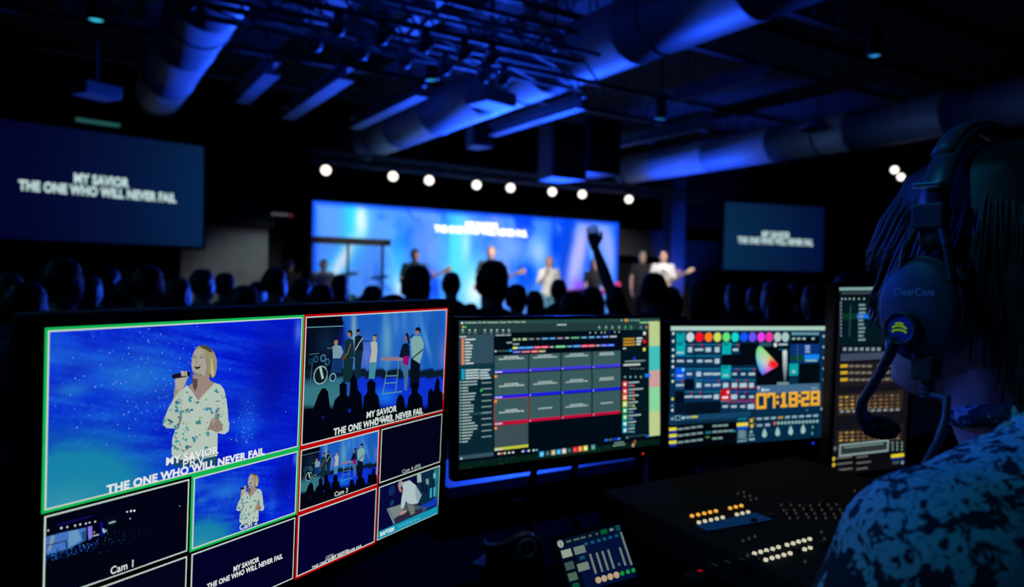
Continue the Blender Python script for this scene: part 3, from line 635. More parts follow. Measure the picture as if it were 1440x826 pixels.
# microphone stands
for i, x in enumerate((598, 706, 745, 948)):
    lc = on_stage(x, 12.2); t = thing('microphone_stand', 'black microphone stand on stage, %s from the left' % ORD[i], 'microphone stand', lc, random.uniform(-.5, .5), None)
    obj('base', lathe(B(), [(.14, 0), (.14, .02), (.03, .04)], 20), M_black, t); obj('pole', tube(B(), [(0, 0, .03), (0, 0, 1.1), (.02, .2, 1.42)], .011, 8), M_black, t)
    obj('microphone', tube(B(), [(.02, .18, 1.4), (.02, .27, 1.46), (.02, .31, 1.485)], [.012, .018, .026], 10), M_black, t, True)

# ------------------------------------------------------------------ the crowd (seen from behind)
AUD = []                                                 # prototypes far below detail: built once, copied
def aud_proto(hair, hc, shirt, female=False, arms=None):
    return person('person', 'p', (0, 0, 0), 0, 1.75, arms=arms, hair=hair, hair_c=hc, shirt=shirt, female=female, sleeve=.5, voxel=.016, group='standing crowd')
PR = {'m': aud_proto('short', (.02, .016, .013), (.02, .022, .03)), 'l': aud_proto('short', (.05, .04, .03), (.12, .15, .18)), 'w': aud_proto('long', (.035, .025, .02), (.03, .03, .04), True),
      'b': aud_proto('bob', (.06, .045, .03), (.05, .06, .08), True),
      'h': aud_proto('short', (.015, .012, .01), (.012, .012, .016), False, {-1: ((-.29, .06, 1.68), (-.38, .1, 1.93), (-.15, .05, 1), (0, 1, .1), (1, 0, 0))})}
USED = set()
DESC = {'m': ('short dark hair and a dark top', 'm'), 'l': ('short hair and a paler top', 'l'), 'w': ('long dark hair', 'w'), 'b': ('bobbed hair', 'b'), 'h': ('one arm raised high', 'h')}
CR = [(12, 384, 4.4, 'l'), (36, 398, 2.9, 'l'), (52, 380, 6.2, 'w'), (88, 364, 3.5, 'm'), (128, 388, 5.75, 'b'), (155, 378, 6.6, 'w'), (178, 392, 4.9, 'l'), (207, 374, 4.15, 'm'), (250, 391, 4.75, 'b'), (284, 379, 5.3, 'l'), (316, 384, 6.0, 'm'),
      (345, 402, 4.0, 'b'), (386, 377, 5.3, 'm'), (362, 396, 6.8, 'w'), (424, 392, 5.9, 'm'), (452, 400, 4.7, 'b'), (478, 386, 7.6, 'w'), (524, 402, 5.4, 'm'), (553, 415, 3.5, 'w'), (587, 374, 4.3, 'm'), (635, 383, 6.4, 'm'), (694, 367, 3.9, 'm'), (727, 400, 5.4, 'm'),
      (752, 409, 6.4, 'w'), (786, 393, 7.0, 'm'), (806, 410, 4.3, 'b'), (833, 404, 5.2, 'w'), (864, 402, 6.2, 'm'), (920, 384, 4.6, 'h'), (943, 404, 5.4, 'b'), (990, 391, 3.9, 'b'), (1034, 400, 6.4, 'w'), (1062, 404, 7.2, 'm'), (1092, 394, 4.6, 'w'), (1122, 398, 6.0, 'm'), (1147, 402, 5.2, 'b'), (1196, 384, 4.5, 'm'), (1215, 400, 6.2, 'l')]
for i, (px, py, d, kind) in enumerate(CR):
    p = at(px, py, d); Hh = p.z if kind != 'h' else p.z
    lb = 'crowd member with %s, head %d from the left' % (DESC[kind][0], i+1)
    if kind == 'h': lb = 'crowd member with one arm raised high before the stage screen'
    proto = PR[kind]
    if kind not in USED: o = proto; USED.add(kind)
    else: o = copy_tree(proto)
    o['label'] = lb; o['group'] = 'standing crowd'
    o.location = (p.x, p.y, 0); s = Hh/1.762; o.scale = (s, s, s)
    o.rotation_euler = (0, 0, -math.atan2(8.5 - p.x, 14 - p.y)*1.0 + random.uniform(-.25, .25))

# ------------------------------------------------------------------ front of house: desk
DZ = 1.18
t = thing('control_desk', 'long dark speckled control desk under the monitors', 'desk', (0, 0, 0))
obj('desk_top', box(B(), -.75, .62, DZ - .04, 2.6, 1.36, DZ, .006), M_desk, t)
obj('modesty_panel', box(B(), -.7, 1.32, .02, 2.55, 1.35, DZ - .04), M_matte, t)
for x in (-.7, .9, 2.5): obj('leg', box(B(), x - .03, .7, 0, x + .03, 1.31, DZ - .04, .004), M_black, t)
fl = onz(630, 687, 1.24); fr = onz(893, 645, 1.24)
t = thing('booth_wall', 'low booth wall with a pale cap catching blue stage light behind the middle monitor', 'half wall', (fl.x, fl.y, 0))
rl = fr.x - fl.x
obj('wall_panel', box(B(), .02, .02, 0, rl - .02, .2, 1.215), M_matte, t)
obj('cap_board', box(B(), 0, 0, 1.215, rl, .22, 1.24, .003), mat('cap_laminate', (.5, .52, .55), .4, 0, 5, .15), t)

def mon_mw(R0, R1, tv, s):
    W_ = lambda v: RIGHT * v[0] - UP * v[1] + FWD * v[2]
    return c2w(tv[0]*s, tv[1]*s, tv[2]*s), W_(R0), -W_(R1)
def monitor(name, label, O, X, Y, wd, ht, bez, depth=.03, led=None, foot=True, rim=None):
    S = Surf(O, X, Y, wd, ht); t = thing(name, label, 'monitor', mw=S.mw); W, H = wd/2, ht/2; l, r_, b_, tp = bez
    b = B(); box(b, -W-l, -H-b_, -depth, W+r_, H+tp, -.0012, .0035); obj('housing', b, rim or M_black, t)
    b = B()
    for q in ((-W-l+.001, H+.0003, W+r_-.001, H+tp-.001), (-W-l+.001, -H-b_+.001, W+r_-.001, -H-.0003), (-W-l+.001, -H, -W-.0003, H), (W+.0003, -H, W+r_-.001, H)): box(b, q[0], q[1], -.002, q[2], q[3], .0006)
    obj('bezel', b, M_black, t)
    obj('glass', box(B(), -W, -H, -.0015, W, H, -.0006), M_glass, t)
    if foot:
        iw = S.mw.inverted(); base = S.mw @ Vector((0, -H*.3, -depth-.005)); zf = foot if not isinstance(foot, bool) else DZ
        bk = S.mw @ Vector((0, -H*.3, -depth-.02)); g = lambda p: iw @ p
        obj('stand_neck', tube(B(), [g(base), g(bk), g(Vector((bk.x, bk.y, zf + .01)))], .016, 10), M_steel, t, True)
        ax = Vector((X.x, X.y, 0)).normalized(); nn = Vector((-ax.y, ax.x, 0)); b = B()
        c = Vector((bk.x, bk.y, zf)); v = [b.verts.new(g(c + ax*i*wd*.2 + nn*j*(.06 if wd > .3 else .05) + Vector((0, 0, k)))) for k in (.0005, .012) for i, j in ((-1, -1), (1, -1), (1, 1), (-1, 1))]
        for q in ((0,1,2,3),(4,5,6,7),(0,1,5,4),(1,2,6,5),(2,3,7,6),(3,0,4,7)): b.faces.new([v[i] for i in q])
        obj('stand_foot', b, M_black, t)
    if led:
        x, y = S.loc(led[0], led[1]); obj('power_light', lathe(B(), [(led[2], .0004), (led[2], .0016), (led[2]*.6, .002)], 14, Matrix.Translation((x, y, 0))), led[3], t)
    return S, t
def ART(S, L0=0, crop=None, remap=None): return Art(S, -.0002 + L0*.00012, .00012, crop, remap)
WHT = (214, 226, 224)
# ---- multiview monitor
O, X, Y = mon_mw((.52115, -.01313, .85337), (-.04928, .99775, .04545), (-.79124, .57741, 2.66774), .336)
S1, t1 = monitor('video_monitor', 'large monitor at left showing a grid of camera pictures', O, X, Y, .336*16/9, .336, (.016, .014, .018, .0125))
W1, H1 = S1.w, S1.h
GR, RD, WB = (16, 178, 84), (178, 6, 10), (198, 214, 206)
def cell(u0, v0, u1, v1): return ((u0-.5)*W1, (.5-v1)*H1, (u1-.5)*W1, (.5-v0)*H1)
IN = .0041
def inner(c): return (c[0]+IN, c[1]+IN, c[2]-IN, c[3]-IN)
def frame(A, c, col):
    if col: A.rectl(*c, col, 0)
    d = .0027; A.rectl(c[0]+d, c[1]+d, c[2]-d, c[3]-d, WB, 1)
def remap(a, b): return lambda q: (b[0] + (q[0]-a[0])/(a[2]-a[0])*(b[2]-b[0]), b[1] + (q[1]-a[1])/(a[3]-a[1])*(b[3]-b[1]))
def inpoly(x, y, P):
    r = False; j = len(P)-1
    for i in range(len(P)):
        if (P[i][1] > y) != (P[j][1] > y) and x < (P[j][0]-P[i][0])*(y-P[i][1])/(P[j][1]-P[i][1]) + P[i][0]: r = not r
        j = i
    return r
def prvfn(u, v):
    c = np.ones(u.shape+(3,))*np.array((2, 28, 212.)); n = fbm(u+.4*v, v-.3*u, (6, 9), 4); n2 = fbm(u*.8+.5*v, v*1.6-.7*u, (5, 14), 8)
    c = mixc(c, (4, 16, 178), (.52-n)*3); n3 = fbm(u*.6+.4*v, v*1.9-.95*u, (6, 34), 15); c = mixc(c, (20, 84, 230), (n2-.42)*3.0*np.clip(1.2-u, 0, 1)); c = mixc(c, (30, 104, 226), (n3-.5)*2.4*np.clip(1.1-u, 0, 1)); c = mixc(c, (2, 14, 186), (.44-n3)*2.5)
    d = v - .28 - .85*(u-.27); c = mixc(c, (24, 100, 214), np.exp(-(d/.16)**2)*np.clip(1.05-1.5*np.abs(u-.28), 0, 1)*np.clip(n*1.5-.1, 0, 1)*.9)
    c = mixc(c, (34, 112, 206), gs(u, v, .3, .3, .13, .22)*.55); c = mixc(c, (40, 120, 205), np.exp(-((v-.12-.75*u)/.06)**2)*np.clip(.5-u, 0, 1)*.9)
    c = mixc(c, (30, 104, 205), gs(u, v, .07, .34, .06, .05)); c = mixc(c, (22, 128, 168), np.clip(gs(u, v, -.02, 1.04, .3, .36)*2.6*np.clip(n*1.9, 0, 1), 0, 1)); c = mixc(c, (60, 150, 170), gs(u, v, .05, 1.0, .12, .12)*.7)
    c = mixc(c, (5, 12, 140), gs(u, v, .87, .42, .12, .35)*.7); c = mixc(c, (70, 110, 225), gs(u, v, .985, .1, .02, .1)); c = mixc(c, (20, 90, 225), gs(u, v, .74, .75, .05, .2)*.7)
    return c
def woman(A, L):
    P = lambda pts, col, l: A.poly(pts, col, L+l)
    P([(150,760),(412,742),(410,800),(330,812),(150,812)], (22,74,104), 0)
    blouse = [(228,312),(262,352),(298,405),(345,350),(396,298),(432,310),(456,340),(470,400),(478,470),(482,540),(476,592),(450,612),(416,604),(414,745),(300,766),(180,768),(134,736),(140,640),(155,590),(176,540),(186,470),(180,400),(200,340)]
    P(blouse, (178,196,184), 1)
    sleeve = [(206,330),(182,348),(150,392),(115,450),(84,530),(82,556),(104,575),(150,577),(172,558),(188,500),(204,420)]
    P([(157,300),(206,292),(200,350),(178,420),(146,480),(124,452),(146,390)], (150,142,128), 2); P(sleeve, (172,190,178), 3)
    P([(196,420),(186,500),(170,560),(158,590),(176,575),(196,520)], (96,112,116), 3); P([(396,500),(410,440),(418,520),(414,600),(404,600)], (128,142,140), 2)
    r = random.Random(3); cols = [(48,128,142),(62,150,160),(92,62,104),(182,172,104),(120,150,90),(40,100,130)]
    n = 0
    while n < 90:
        x, y = r.uniform(85, 480), r.uniform(305, 760)
        if not (inpoly(x, y, blouse) or inpoly(x, y, sleeve)): continue
        k = r.randrange(6); big = k in (0, 1, 5); n += 1
        for _ in range(r.randint(3, 5) if big else 2):
            q = r.uniform(5, 12) if big else r.uniform(3, 8); a = r.uniform(0, 6.28); d_ = r.uniform(3, 14); xx, yy = x + d_*math.cos(a), y + d_*math.sin(a)
            if not (inpoly(xx, yy, blouse) or inpoly(xx, yy, sleeve)): continue
            P([(xx+q*r.uniform(.5,1.1)*math.cos(a+i*1.05), yy+q*r.uniform(.5,1.1)*math.sin(a+i*1.05)) for i in range(6)], tuple(v + r.randint(-14, 14) for v in cols[k]), 4)
    P([(262,250),(352,240),(366,282),(396,300),(345,352),(298,403),(262,352),(236,318),(262,300)], (152,132,122), 5)
    P([(258,268),(292,276),(290,322),(276,352),(262,318)], (86,70,66), 6)
    P([(300,70),(335,66),(372,86),(396,118),(409,160),(409,205),(400,252),(385,268),(358,262),(300,120),(268,112),(280,88)], (150,142,104), 6)
    P([(300,70),(335,66),(372,86),(384,110),(368,112),(345,96),(318,84)], (74,66,52), 7); P([(372,150),(380,150),(392,240),(384,264),(372,260)], (186,178,138), 7); P([(360,240),(372,248),(384,266),(366,264)], (60,50,46), 7)
    P([(274,100),(300,86),(328,98),(350,146),(358,200),(352,246),(322,262),(290,258),(266,242),(256,212),(252,182),(258,150),(263,122)], (166,160,148), 8)
    P([(330,100),(350,146),(358,200),(352,246),(336,256),(344,200),(338,150)], (140,132,122), 9); P([(262,225),(290,240),(322,246),(322,262),(290,258),(266,242)], (138,126,118), 9)
    A.line([(264,146),(272,140),(284,142)], 5, (70,58,56), L+10); A.line([(302,148),(314,142),(332,142)], 5, (70,58,56), L+10); A.line([(262,132),(280,126)], 4, (120,104,90), L+10); A.line([(304,132),(330,124)], 4, (120,104,90), L+10)
    A.line([(288,148),(280,172),(290,178)], 4, (128,112,104), L+10)
    P([(268,200),(284,189),(304,190),(308,200),(298,212),(280,214)], (44,22,26), 10); P([(274,196),(286,191),(302,192),(300,197),(280,200)], (190,190,186), 11)
    P([(150,284),(160,266),(186,248),(200,226),(222,240),(236,254),(220,286),(208,322),(170,346),(156,318)], (172,164,150), 11)
    P([(131,250),(150,242),(224,229),(240,230),(247,240),(238,256),(215,262),(150,272),(134,270)], (18,14,26), 12)
    for x in (186, 198, 212): P([(x,224),(x+9,226),(x+14,252),(x+4,258)], (184,176,164), 13)
    P([(358,560),(372,520),(392,503),(420,520),(442,556),(438,590),(402,600),(372,584),(344,588)], (142,124,114), 13); P([(372,520),(392,503),(398,530),(380,560)], (160,146,134), 14)
    P([(440,540),(482,538),(478,592),(452,612),(434,602),(446,570)], (176,194,184), 15)
WC = (210, 470, 565/130)
PRV = cell(0, 0, .5, .5); CAM2 = cell(.25, .5, .5, .75); PGM = cell(.5, 0, 1, .5); CAM3 = cell(.5, .5, .75, .75)
C2 = (40, 620, 3.6); C3 = (410, 420, 4.129); C4 = (410, 580, 3.358)
def stars(A, c, n, L, seed):
    r = random.Random(seed)
    for _ in range(n):
        if r.random() < .62: u, v = r.gauss(.3, .12), r.gauss(.32, .17)
        elif r.random() < .5: u, v = r.gauss(.74, .03), r.gauss(.76, .1)
        else: u = r.random(); v = r.gauss(.5, .3)*.6 + u*.5
        if not (0.01 < u < .99 and .01 < v < .99): continue
        x = c[0]+u*(c[2]-c[0]); y = c[3]-v*(c[3]-c[1]); s = r.uniform(.00016, .00042)*(c[3]-c[1])/.16; A.rectl(x-s, y-s, x+s, y+s, r.choice([(60,150,230),(110,190,240),(30,120,220),(190,225,250)]), L)
def pane(name, label, c, border): 
    A = ART(S1); frame(A, c, border); return A
# PRV and Cam 2
for nm, c, lab in (('PRV', PRV, None), ('Cam 2', CAM2, None)):
    A = pane('p', '', c, GR); ci = inner(c); A.grid(*ci, 96 if nm == 'PRV' else 56, 56 if nm == 'PRV' else 32, prvfn, 2); stars(A, ci, 420 if nm == 'PRV' else 160, 3, 7)
    A.crop = WC; A.remap = None if nm == 'PRV' else remap(inner(PRV), ci); woman(A, 4)
    pn = A.build('picture_pane', t1, label='picture of a singing woman in a flowered blouse, ' + ('large preview' if nm == 'PRV' else 'small camera two') + ' pane')
    A = ART(S1, 20, C2)
    if nm == 'PRV':
        A.text('MY SAVIOR', (692,121), (958,66), 36, (6,16,70), 0, .05)
        A.text('MY SAVIOR', (690,119), (956,64), 36, (226,232,232), 1, .04); A.text('THE ONE WHO WILL NEVER FAIL', (388,251), (1188,80), 38, (226,232,232), 1, .04); A.text('PRV', (775,139), (884,118), 50, (226,232,232), 2, .0)
    else: A.text('Cam 2', (1062,449), (1152,424), 29, (226,232,232), 1, .012)
    A.build('caption', pn)
# PGM and Cam 3
def pgmfn(cc):
    a, b = inner(PGM), inner(cc)
    def f(u, v):
        X_ = a[0] + u*(a[2]-a[0]); Y_ = a[3] - v*(a[3]-a[1]); P = np.zeros(u.shape); Q = np.zeros(u.shape)
        for i in np.ndindex(u.shape):
            p, q = S1.px(X_[i], Y_[i]); P[i] = (p-C3[0])*C3[2]; Q[i] = (q-C3[1])*C3[2]
        n = fbm(u, v*.4, (14, 3), 5); c = np.ones(u.shape+(3,))*np.array((22, 88, 186.))
        c = mixc(c, (60, 130, 205), (n-.45)*3); c = mixc(c, (132, 168, 182), gs(P, Q, 362, 200, 15, 200)*.95); c = mixc(c, (104, 120, 210), gs(P, Q, 440, 330, 50, 90)*.8); c = mixc(c, (112, 176, 190), gs(P, Q, 556, 250, 30, 160)*.75)
        c = mixc(c, (84, 150, 220), gs(P, Q, 610, 150, 22, 80)*.6); c = mixc(c, (96, 160, 215), gs(P-.25*(Q-200), Q, 770, 250, 12, 110)*.7); c = mixc(c, (30, 96, 160), gs(P, Q, 830, 240, 20, 170)*.6); c = mixc(c, (120, 120, 190), gs(P, Q, 880, 330, 25, 100)*.6)
        sl = Q + (P-300)*.0
        c = np.where((P < 297)[..., None], np.array((5, 12, 30.)), c)
        t_ = np.clip((300-P)/60, 0, 1)*np.clip((Q-160)/60, 0, 1); c = mixc(c, (10, 34, 60), np.where(P < 297, gs(P, Q, 200, 260, 60, 90), 0)); c = mixc(c, (10, 24, 130), np.where(P < 320, gs(P, Q, 296, 240, 22, 80), 0)*.9)
        edge = 412 + 0*P; fl_ = Q > edge
        c = np.where(fl_[..., None], np.array((10, 26, 44.)), c); fl2 = Q > 462
        fc = mixc(np.ones(u.shape+(3,))*np.array((12, 50, 205.)), (22, 110, 225), gs(P, Q, 540, 570, 70, 50)); fc = mixc(fc, (52, 116, 128), np.clip((390-P)/120, 0, 1)); fc = mixc(fc, (8, 40, 60), np.clip((300-P)/200, 0, 1)*np.clip((520-Q)/80, 0, 1))
        c = np.where(fl2[..., None], fc, c); c = mixc(c, (2, 5, 22), np.clip((Q-615)/35, 0, 1))
        return c
    return f
def band(A, L):
    P = lambda pts, col, l: A.poly(pts, col, L+l)
    A.line([(88,168),(200,164),(300,160)], 5, (90,150,165), L); P([(88,120),(294,106),(294,155),(88,164)], (2,4,14), 0)
    A.disc(168,445,54,(140,172,168),L+1,28); A.disc(168,445,47,(8,24,34),L+2,28); P([(158,400),(172,398),(186,462),(174,470)], (160,190,180), 3)
    for x, y, r, c in ((140,352,20,(40,90,120)),(182,346,22,(70,130,160)),(112,366,18,(20,60,90)),(238,458,26,(120,160,170)),(206,368,20,(50,110,150))): A.disc(x,y,r,c,L+2,14); A.disc(x,y,r*.72,(10,36,60),L+3,14)
    A.line([(205,290),(262,284)], 4, (90,130,130), L+3); A.line([(100,325),(160,318)], 3, (80,120,130), L+3); A.line([(120,370),(105,500)], 4, (60,110,120), L+3); A.line([(196,380),(215,500)], 4, (60,110,130), L+3)
    P([(236,278),(258,268),(286,276),(298,310),(282,346),(238,348)], (118,152,166), 4); A.disc(256,256,16,(150,118,100),L+4,14); P([(236,348),(286,346),(288,432),(226,432)], (16,52,104), 4)
    P([(300,345),(360,345),(350,420),(345,485),(296,488)], (14,44,52), 5); P([(306,245),(330,232),(356,240),(364,340),(304,348)], (14,46,54), 6); A.disc(335,205,19,(142,106,84),L+6,16); P([(320,196),(328,184),(346,184),(352,204),(346,226),(340,200)], (30,26,26), 7)
    A.line([(292,352),(322,318),(340,262)], 9, (120,84,58), L+8); A.disc(302,344,18,(74,44,30),L+8,14)
    P([(364,305),(412,304),(402,380),(398,466),(366,466)], (14,40,58), 4); P([(366,222),(386,212),(410,222),(414,304),(362,306)], (10,26,42), 5); A.disc(386,198,14,(120,96,84),L+5,14); P([(372,196),(374,180),(392,176),(398,192)], (10,16,30), 6); A.line([(411,228),(388,262),(366,302)], 7, (170,170,160), L+6)
    A.line([(418,248),(456,246)], 6, (14,28,50), L+4)
    P([(452,368),(492,368),(480,466),(446,466)], (66,136,156), 4); P([(456,256),(476,246),(494,254),(496,300),(490,370),(450,370),(462,310)], (172,178,164), 5); A.disc(480,230,17,(158,138,104),L+5,16); P([(468,216),(482,206),(496,216),(490,222)], (40,44,50), 6)
    for q in (((562,360),(528,552)), ((622,360),(602,546)), ((548,450),(616,448)), ((540,492),(606,488)), ((524,554),(640,540))): A.line(q, 6, (86,148,152), L+4)
    P([(518,342),(600,338),(648,344),(648,362),(518,360)], (138,116,136), 5)
    P([(626,366),(672,366),(676,440),(668,532),(652,532),(650,450)], (60,108,148), 4); P([(642,268),(662,258),(682,268),(686,336),(676,362),(622,338)], (12,20,40), 5); A.disc(664,236,16,(120,92,88),L+5,14); P([(656,205),(668,198),(678,212),(684,262),(672,264),(668,226)], (18,16,28), 6); P([(646,338),(682,332),(674,392),(644,378)], (140,12,112), 6)
    P([(690,350),(746,350),(742,430),(738,522),(684,522)], (8,14,30), 5); P([(690,236),(716,216),(750,222),(766,262),(762,302),(742,378),(696,348)], (122,166,166), 6); A.disc(727,192,19,(148,112,94),L+6,16); P([(712,184),(722,168),(742,166),(748,184),(744,204),(736,188)], (14,18,34), 7); A.line([(682,226),(708,208)], 8, (10,20,44), L+8); A.line([(694,350),(728,322),(760,296)], 9, (30,40,50), L+8)
    K = (2,4,16)
    for pts in ([(118,650),(150,562),(172,522),(192,520),(208,540),(222,650)], [(232,650),(246,590),(276,560),(274,500),(296,482),(318,500),(316,560),(340,580),(348,650)], [(322,640),(334,540),(338,466),(356,446),(376,466),(382,530),(404,560),(408,650)], [(410,650),(416,570),(436,545),(434,490),(458,466),(484,490),(482,545),(502,570),(512,650)], [(600,650),(606,590),(618,560),(634,556),(650,580),(658,650)], [(664,650),(676,570),(694,550),(690,505),(712,485),(732,500),(730,545),(754,570),(764,650)], [(784,650),(790,540),(806,520),(822,540),(836,470),(846,458),(856,480),(856,530),(876,550),(878,650)]): P(pts, K, 9)
    P([(78,640),(884,640),(878,664),(160,820),(75,820)], K, 9); A.disc(178,690,10,(10,24,120),L+10); A.disc(332,650,12,(12,40,150),L+10)
for nm, c in (('PGM', PGM), ('Cam 3', CAM3)):
    A = pane('p', '', c, RD); ci = inner(c); A.grid(*ci, 70 if nm == 'PGM' else 44, 40 if nm == 'PGM' else 26, pgmfn(c), 2)
    A.crop = C3; A.remap = None if nm == 'PGM' else remap(inner(PGM), ci)
    m = A.remap; lim = ci
    def clip(q, m=m, lim=lim):
        if m: q = m(q)
        return (min(max(q[0], lim[0]), lim[2]), min(max(q[1], lim[1]), lim[3]))
    A.remap = clip; band(A, 3)
    pn = A.build('picture_pane', t1, label='picture of the band on stage, ' + ('large programme' if nm == 'PGM' else 'small camera three') + ' pane')
    A = ART(S1, 16, C3 if nm == 'PGM' else C4)
    if nm == 'PGM': A.text('MY SAVIOR', (430,694), (606,652), 34, (206,218,212), 0, .04); A.text('THE ONE WHO WILL NEVER FAIL', (238,790), (757,669), 36, (206,218,212), 0, .04); A.text('PGM', (478,724), (572,702), 34, (206,218,212), 1, .0)
    else: A.text('Cam 3', (198,397), (261,378), 22, (206,218,212), 0, .015)
    A.build('caption', pn)
# Cam 1
c = cell(0, .5, .25, .75); A = pane('p', '', c, None); ci = inner(c); A.rectl(*ci, (2,3,20), 2); A.crop = (60, 690, 6.073)
A.remap = lambda q, ci=ci: (min(max(q[0], ci[0]), ci[2]), min(max(q[1], ci[1]), ci[3]))
A.line([(125,302),(430,215)], 9, (14,16,110), 3); A.line([(130,290),(300,240)], 5, (10,12,80), 3)
A.poly([(28,398),(200,352),(370,318),(370,424),(215,500),(28,556)], (66,112,190), 3); A.poly([(70,388),(100,380),(96,430),(60,520),(44,520)], (120,150,160), 4); A.poly([(220,352),(300,336),(330,420),(220,496)], (100,150,190), 4); A.poly([(384,312),(420,303),(424,402),(390,424)], (128,116,226), 4)
A.poly([(330,360),(366,340),(368,420),(340,432)], (30,80,120), 5); A.line([(28,474),(200,428)], 9, (6,12,40), 5); A.line([(198,428),(205,500)], 10, (10,20,50), 5); A.poly([(490,272),(510,268),(510,392),(500,398)], (14,12,160), 4)
A.poly([(556,280),(600,262),(624,262),(622,270),(570,286)], (150,190,176), 4); A.poly([(540,250),(626,232),(626,300),(552,312)], (4,14,32), 3)
for x, y, r in ((45,342,7),(157,321,9),(208,312,8),(275,300,8),(318,291,8),(367,282,7),(398,275,7),(446,267,7),(718,182,7),(752,175,9),(780,173,9),(745,240,5),(1168,132,4)): A.disc(x, y, r, (226,232,240), 6, 10)
A.line([(428,388),(478,376)], 9, (190,190,200), 6); A.disc(438,358,6,(200,180,180),6,8); A.poly([(506,330),(520,322),(530,345),(548,330),(540,352),(516,366)], (150,190,190), 6)
r = random.Random(11)
for _ in range(170):
    x = r.uniform(30, 480); y = 575 - (x-30)*.28 + r.gauss(0, 22); s = r.uniform(4, 12)
    A.poly([(x-s*.5,y),(x,y-s),(x+s*.5,y),(x+s*.3,y+s)], r.choice([(16,50,150),(60,130,200),(8,24,90),(2,6,30),(2,6,30),(30,90,180)]), 7)
for _ in range(110):
    x = r.uniform(430, 1040); y = 440 - (x-430)*.22 + r.gauss(0, 38); s = r.uniform(4, 10); f = max(.15, 1-(x-430)/640)
    A.poly([(x-s*.4,y),(x,y-s),(x+s*.4,y),(x+s*.2,y+s)], tuple(v*f for v in r.choice([(20,70,90),(16,50,130),(60,110,130),(12,40,90)])), 7)
A.poly([(30,590),(230,560),(430,480),(520,470),(900,640),(500,780),(28,830)], (2,4,18), 6)
pn = A.build('picture_pane', t1, label='dark wide picture of the hall from the side, camera one pane')
A = ART(S1, 12, C2); A.text('Cam 1', (412,677), (527,638), 38, (226,232,232), 0, .012); A.build('caption', pn)
# empty panes, lyric panes, baptism pane
A = pane('p', '', cell(0, .75, .25, 1), None); A.rectl(*inner(cell(0, .75, .25, 1)), (4,4,26), 2); A.build('picture_pane', t1, label='empty dark pane at the bottom left corner')
c = cell(.25, .75, .5, 1); A = pane('p', '', c, None); A.rectl(*inner(c), (3,2,38), 2); pn = A.build('picture_pane', t1, label='dark blue lyric pane under the small singing woman')
A = ART(S1, 4, C2); A.text('MY SAVIOR', (1037,662), (1168,613), 25, (214,224,222), 0, .04); A.text('THE ONE WHO WILL NEVER FAIL', (903,745), (1286,602), 25, (214,224,222), 0, .04); A.build('caption', pn)
c = cell(.5, .75, .75, 1); A = pane('p', '', c, RD); A.rectl(*inner(c), (3,2,46), 2); pn = A.build('picture_pane', t1, label='red framed dark blue pane with words along its bottom')
A = ART(S1, 4, C4); A.text('MY SAVIOR', (190,690), (268,660), 13, (200,212,206), 0, .04); A.text('THE ONE WHO WILL NEVER FAIL', (95,738), (332,640), 13, (200,212,206), 0, .04); A.text('GFX', (160,700), (196,686), 20, (200,212,206), 1, 0); A.build('caption', pn)
c = cell(.75, .5, 1, .75); A = pane('p', '', c, None); A.rectl(*inner(c), (3,3,26), 2); pn = A.build('picture_pane', t1, label='empty navy pane of camera four')
A = ART(S1, 4, C4); A.text('Cam 4 (FS)', (522,287), (608,262), 17, (170,190,184), 0, .01); A.build('caption', pn)
c = cell(.75, .75, 1, 1); A = pane('p', '', c, None); ci = inner(c); A.crop = (525, 640, 6.353); A.remap = lambda q, ci=ci: (min(max(q[0], ci[0]), ci[2]), min(max(q[1], ci[1]), ci[3]))
A.rectl(*ci, (8,8,56), 2); P = lambda pts, col, l: A.poly(pts, col, l)
P([(380,180),(600,90),(600,420),(420,480)], (8,40,66), 3); P([(540,130),(600,100),(600,400),(560,400)], (28,112,116), 4); P([(400,470),(600,360),(600,430),(430,500)], (16,56,170), 4)
for x, y, s, q in ((408,200,26,(150,176,176)),(480,235,18,(110,150,160)),(545,180,16,(90,180,190))): P([(x-s*.7,y-s),(x+s*.6,y-s*1.2),(x+s*.8,y+s*1.6),(x-s*.6,y+s*1.9)], q, 5)
for x, y in ((512,340),(545,330),(470,300),(440,290)): P([(x-8,y-40),(x+10,y-45),(x+8,y+40),(x-10,y+45)], (60,160,180) if x > 500 else (8,20,40), 5)
A.disc(165, 320, 44, (10,40,96), 3); A.disc(165, 430, 26, (12,54,104), 3)
P([(120,485),(240,440),(330,425),(480,480),(440,520),(180,615)], (70,84,92), 4); P([(135,475),(240,448),(262,500),(180,580)], (116,130,128), 5); P([(180,570),(300,505),(430,480),(450,515),(200,606)], (44,40,58), 5); P([(300,440),(360,440),(370,520),(330,540)], (108,118,112), 6)
A.line([(122,480),(182,616)], 9, (128,168,176), 7); A.line([(300,430),(390,458),(478,478)], 12, (54,74,86), 7)
P([(252,250),(320,226),(376,272),(428,358),(396,432),(340,442),(302,432),(288,410),(266,482),(240,474),(250,380),(262,310)], (170,192,196), 8); P([(376,272),(428,358),(396,432),(380,400),(370,330)], (140,164,172), 9)
A.disc(238, 262, 30, (146,142,140), 8); P([(216,272),(236,286),(252,320),(240,338),(224,310)], (176,126,116), 9); P([(214,540),(250,504),(286,488),(292,512),(250,536)], (168,140,132), 9)
P([(30,690),(490,492),(600,440),(600,520),(30,770)], (20,146,176), 10)
A.text('BAPTISM', (56,726), (178,676), 34, (214,228,226), 11, .05); [A.line([(222+32*k, 640-13*k), (246+32*k, 630-13*k)], 20, (70,168,184), 11) for k in range(6)]
A.build('picture_pane', t1, label='picture of a man in white leaning over, cyan banner below')

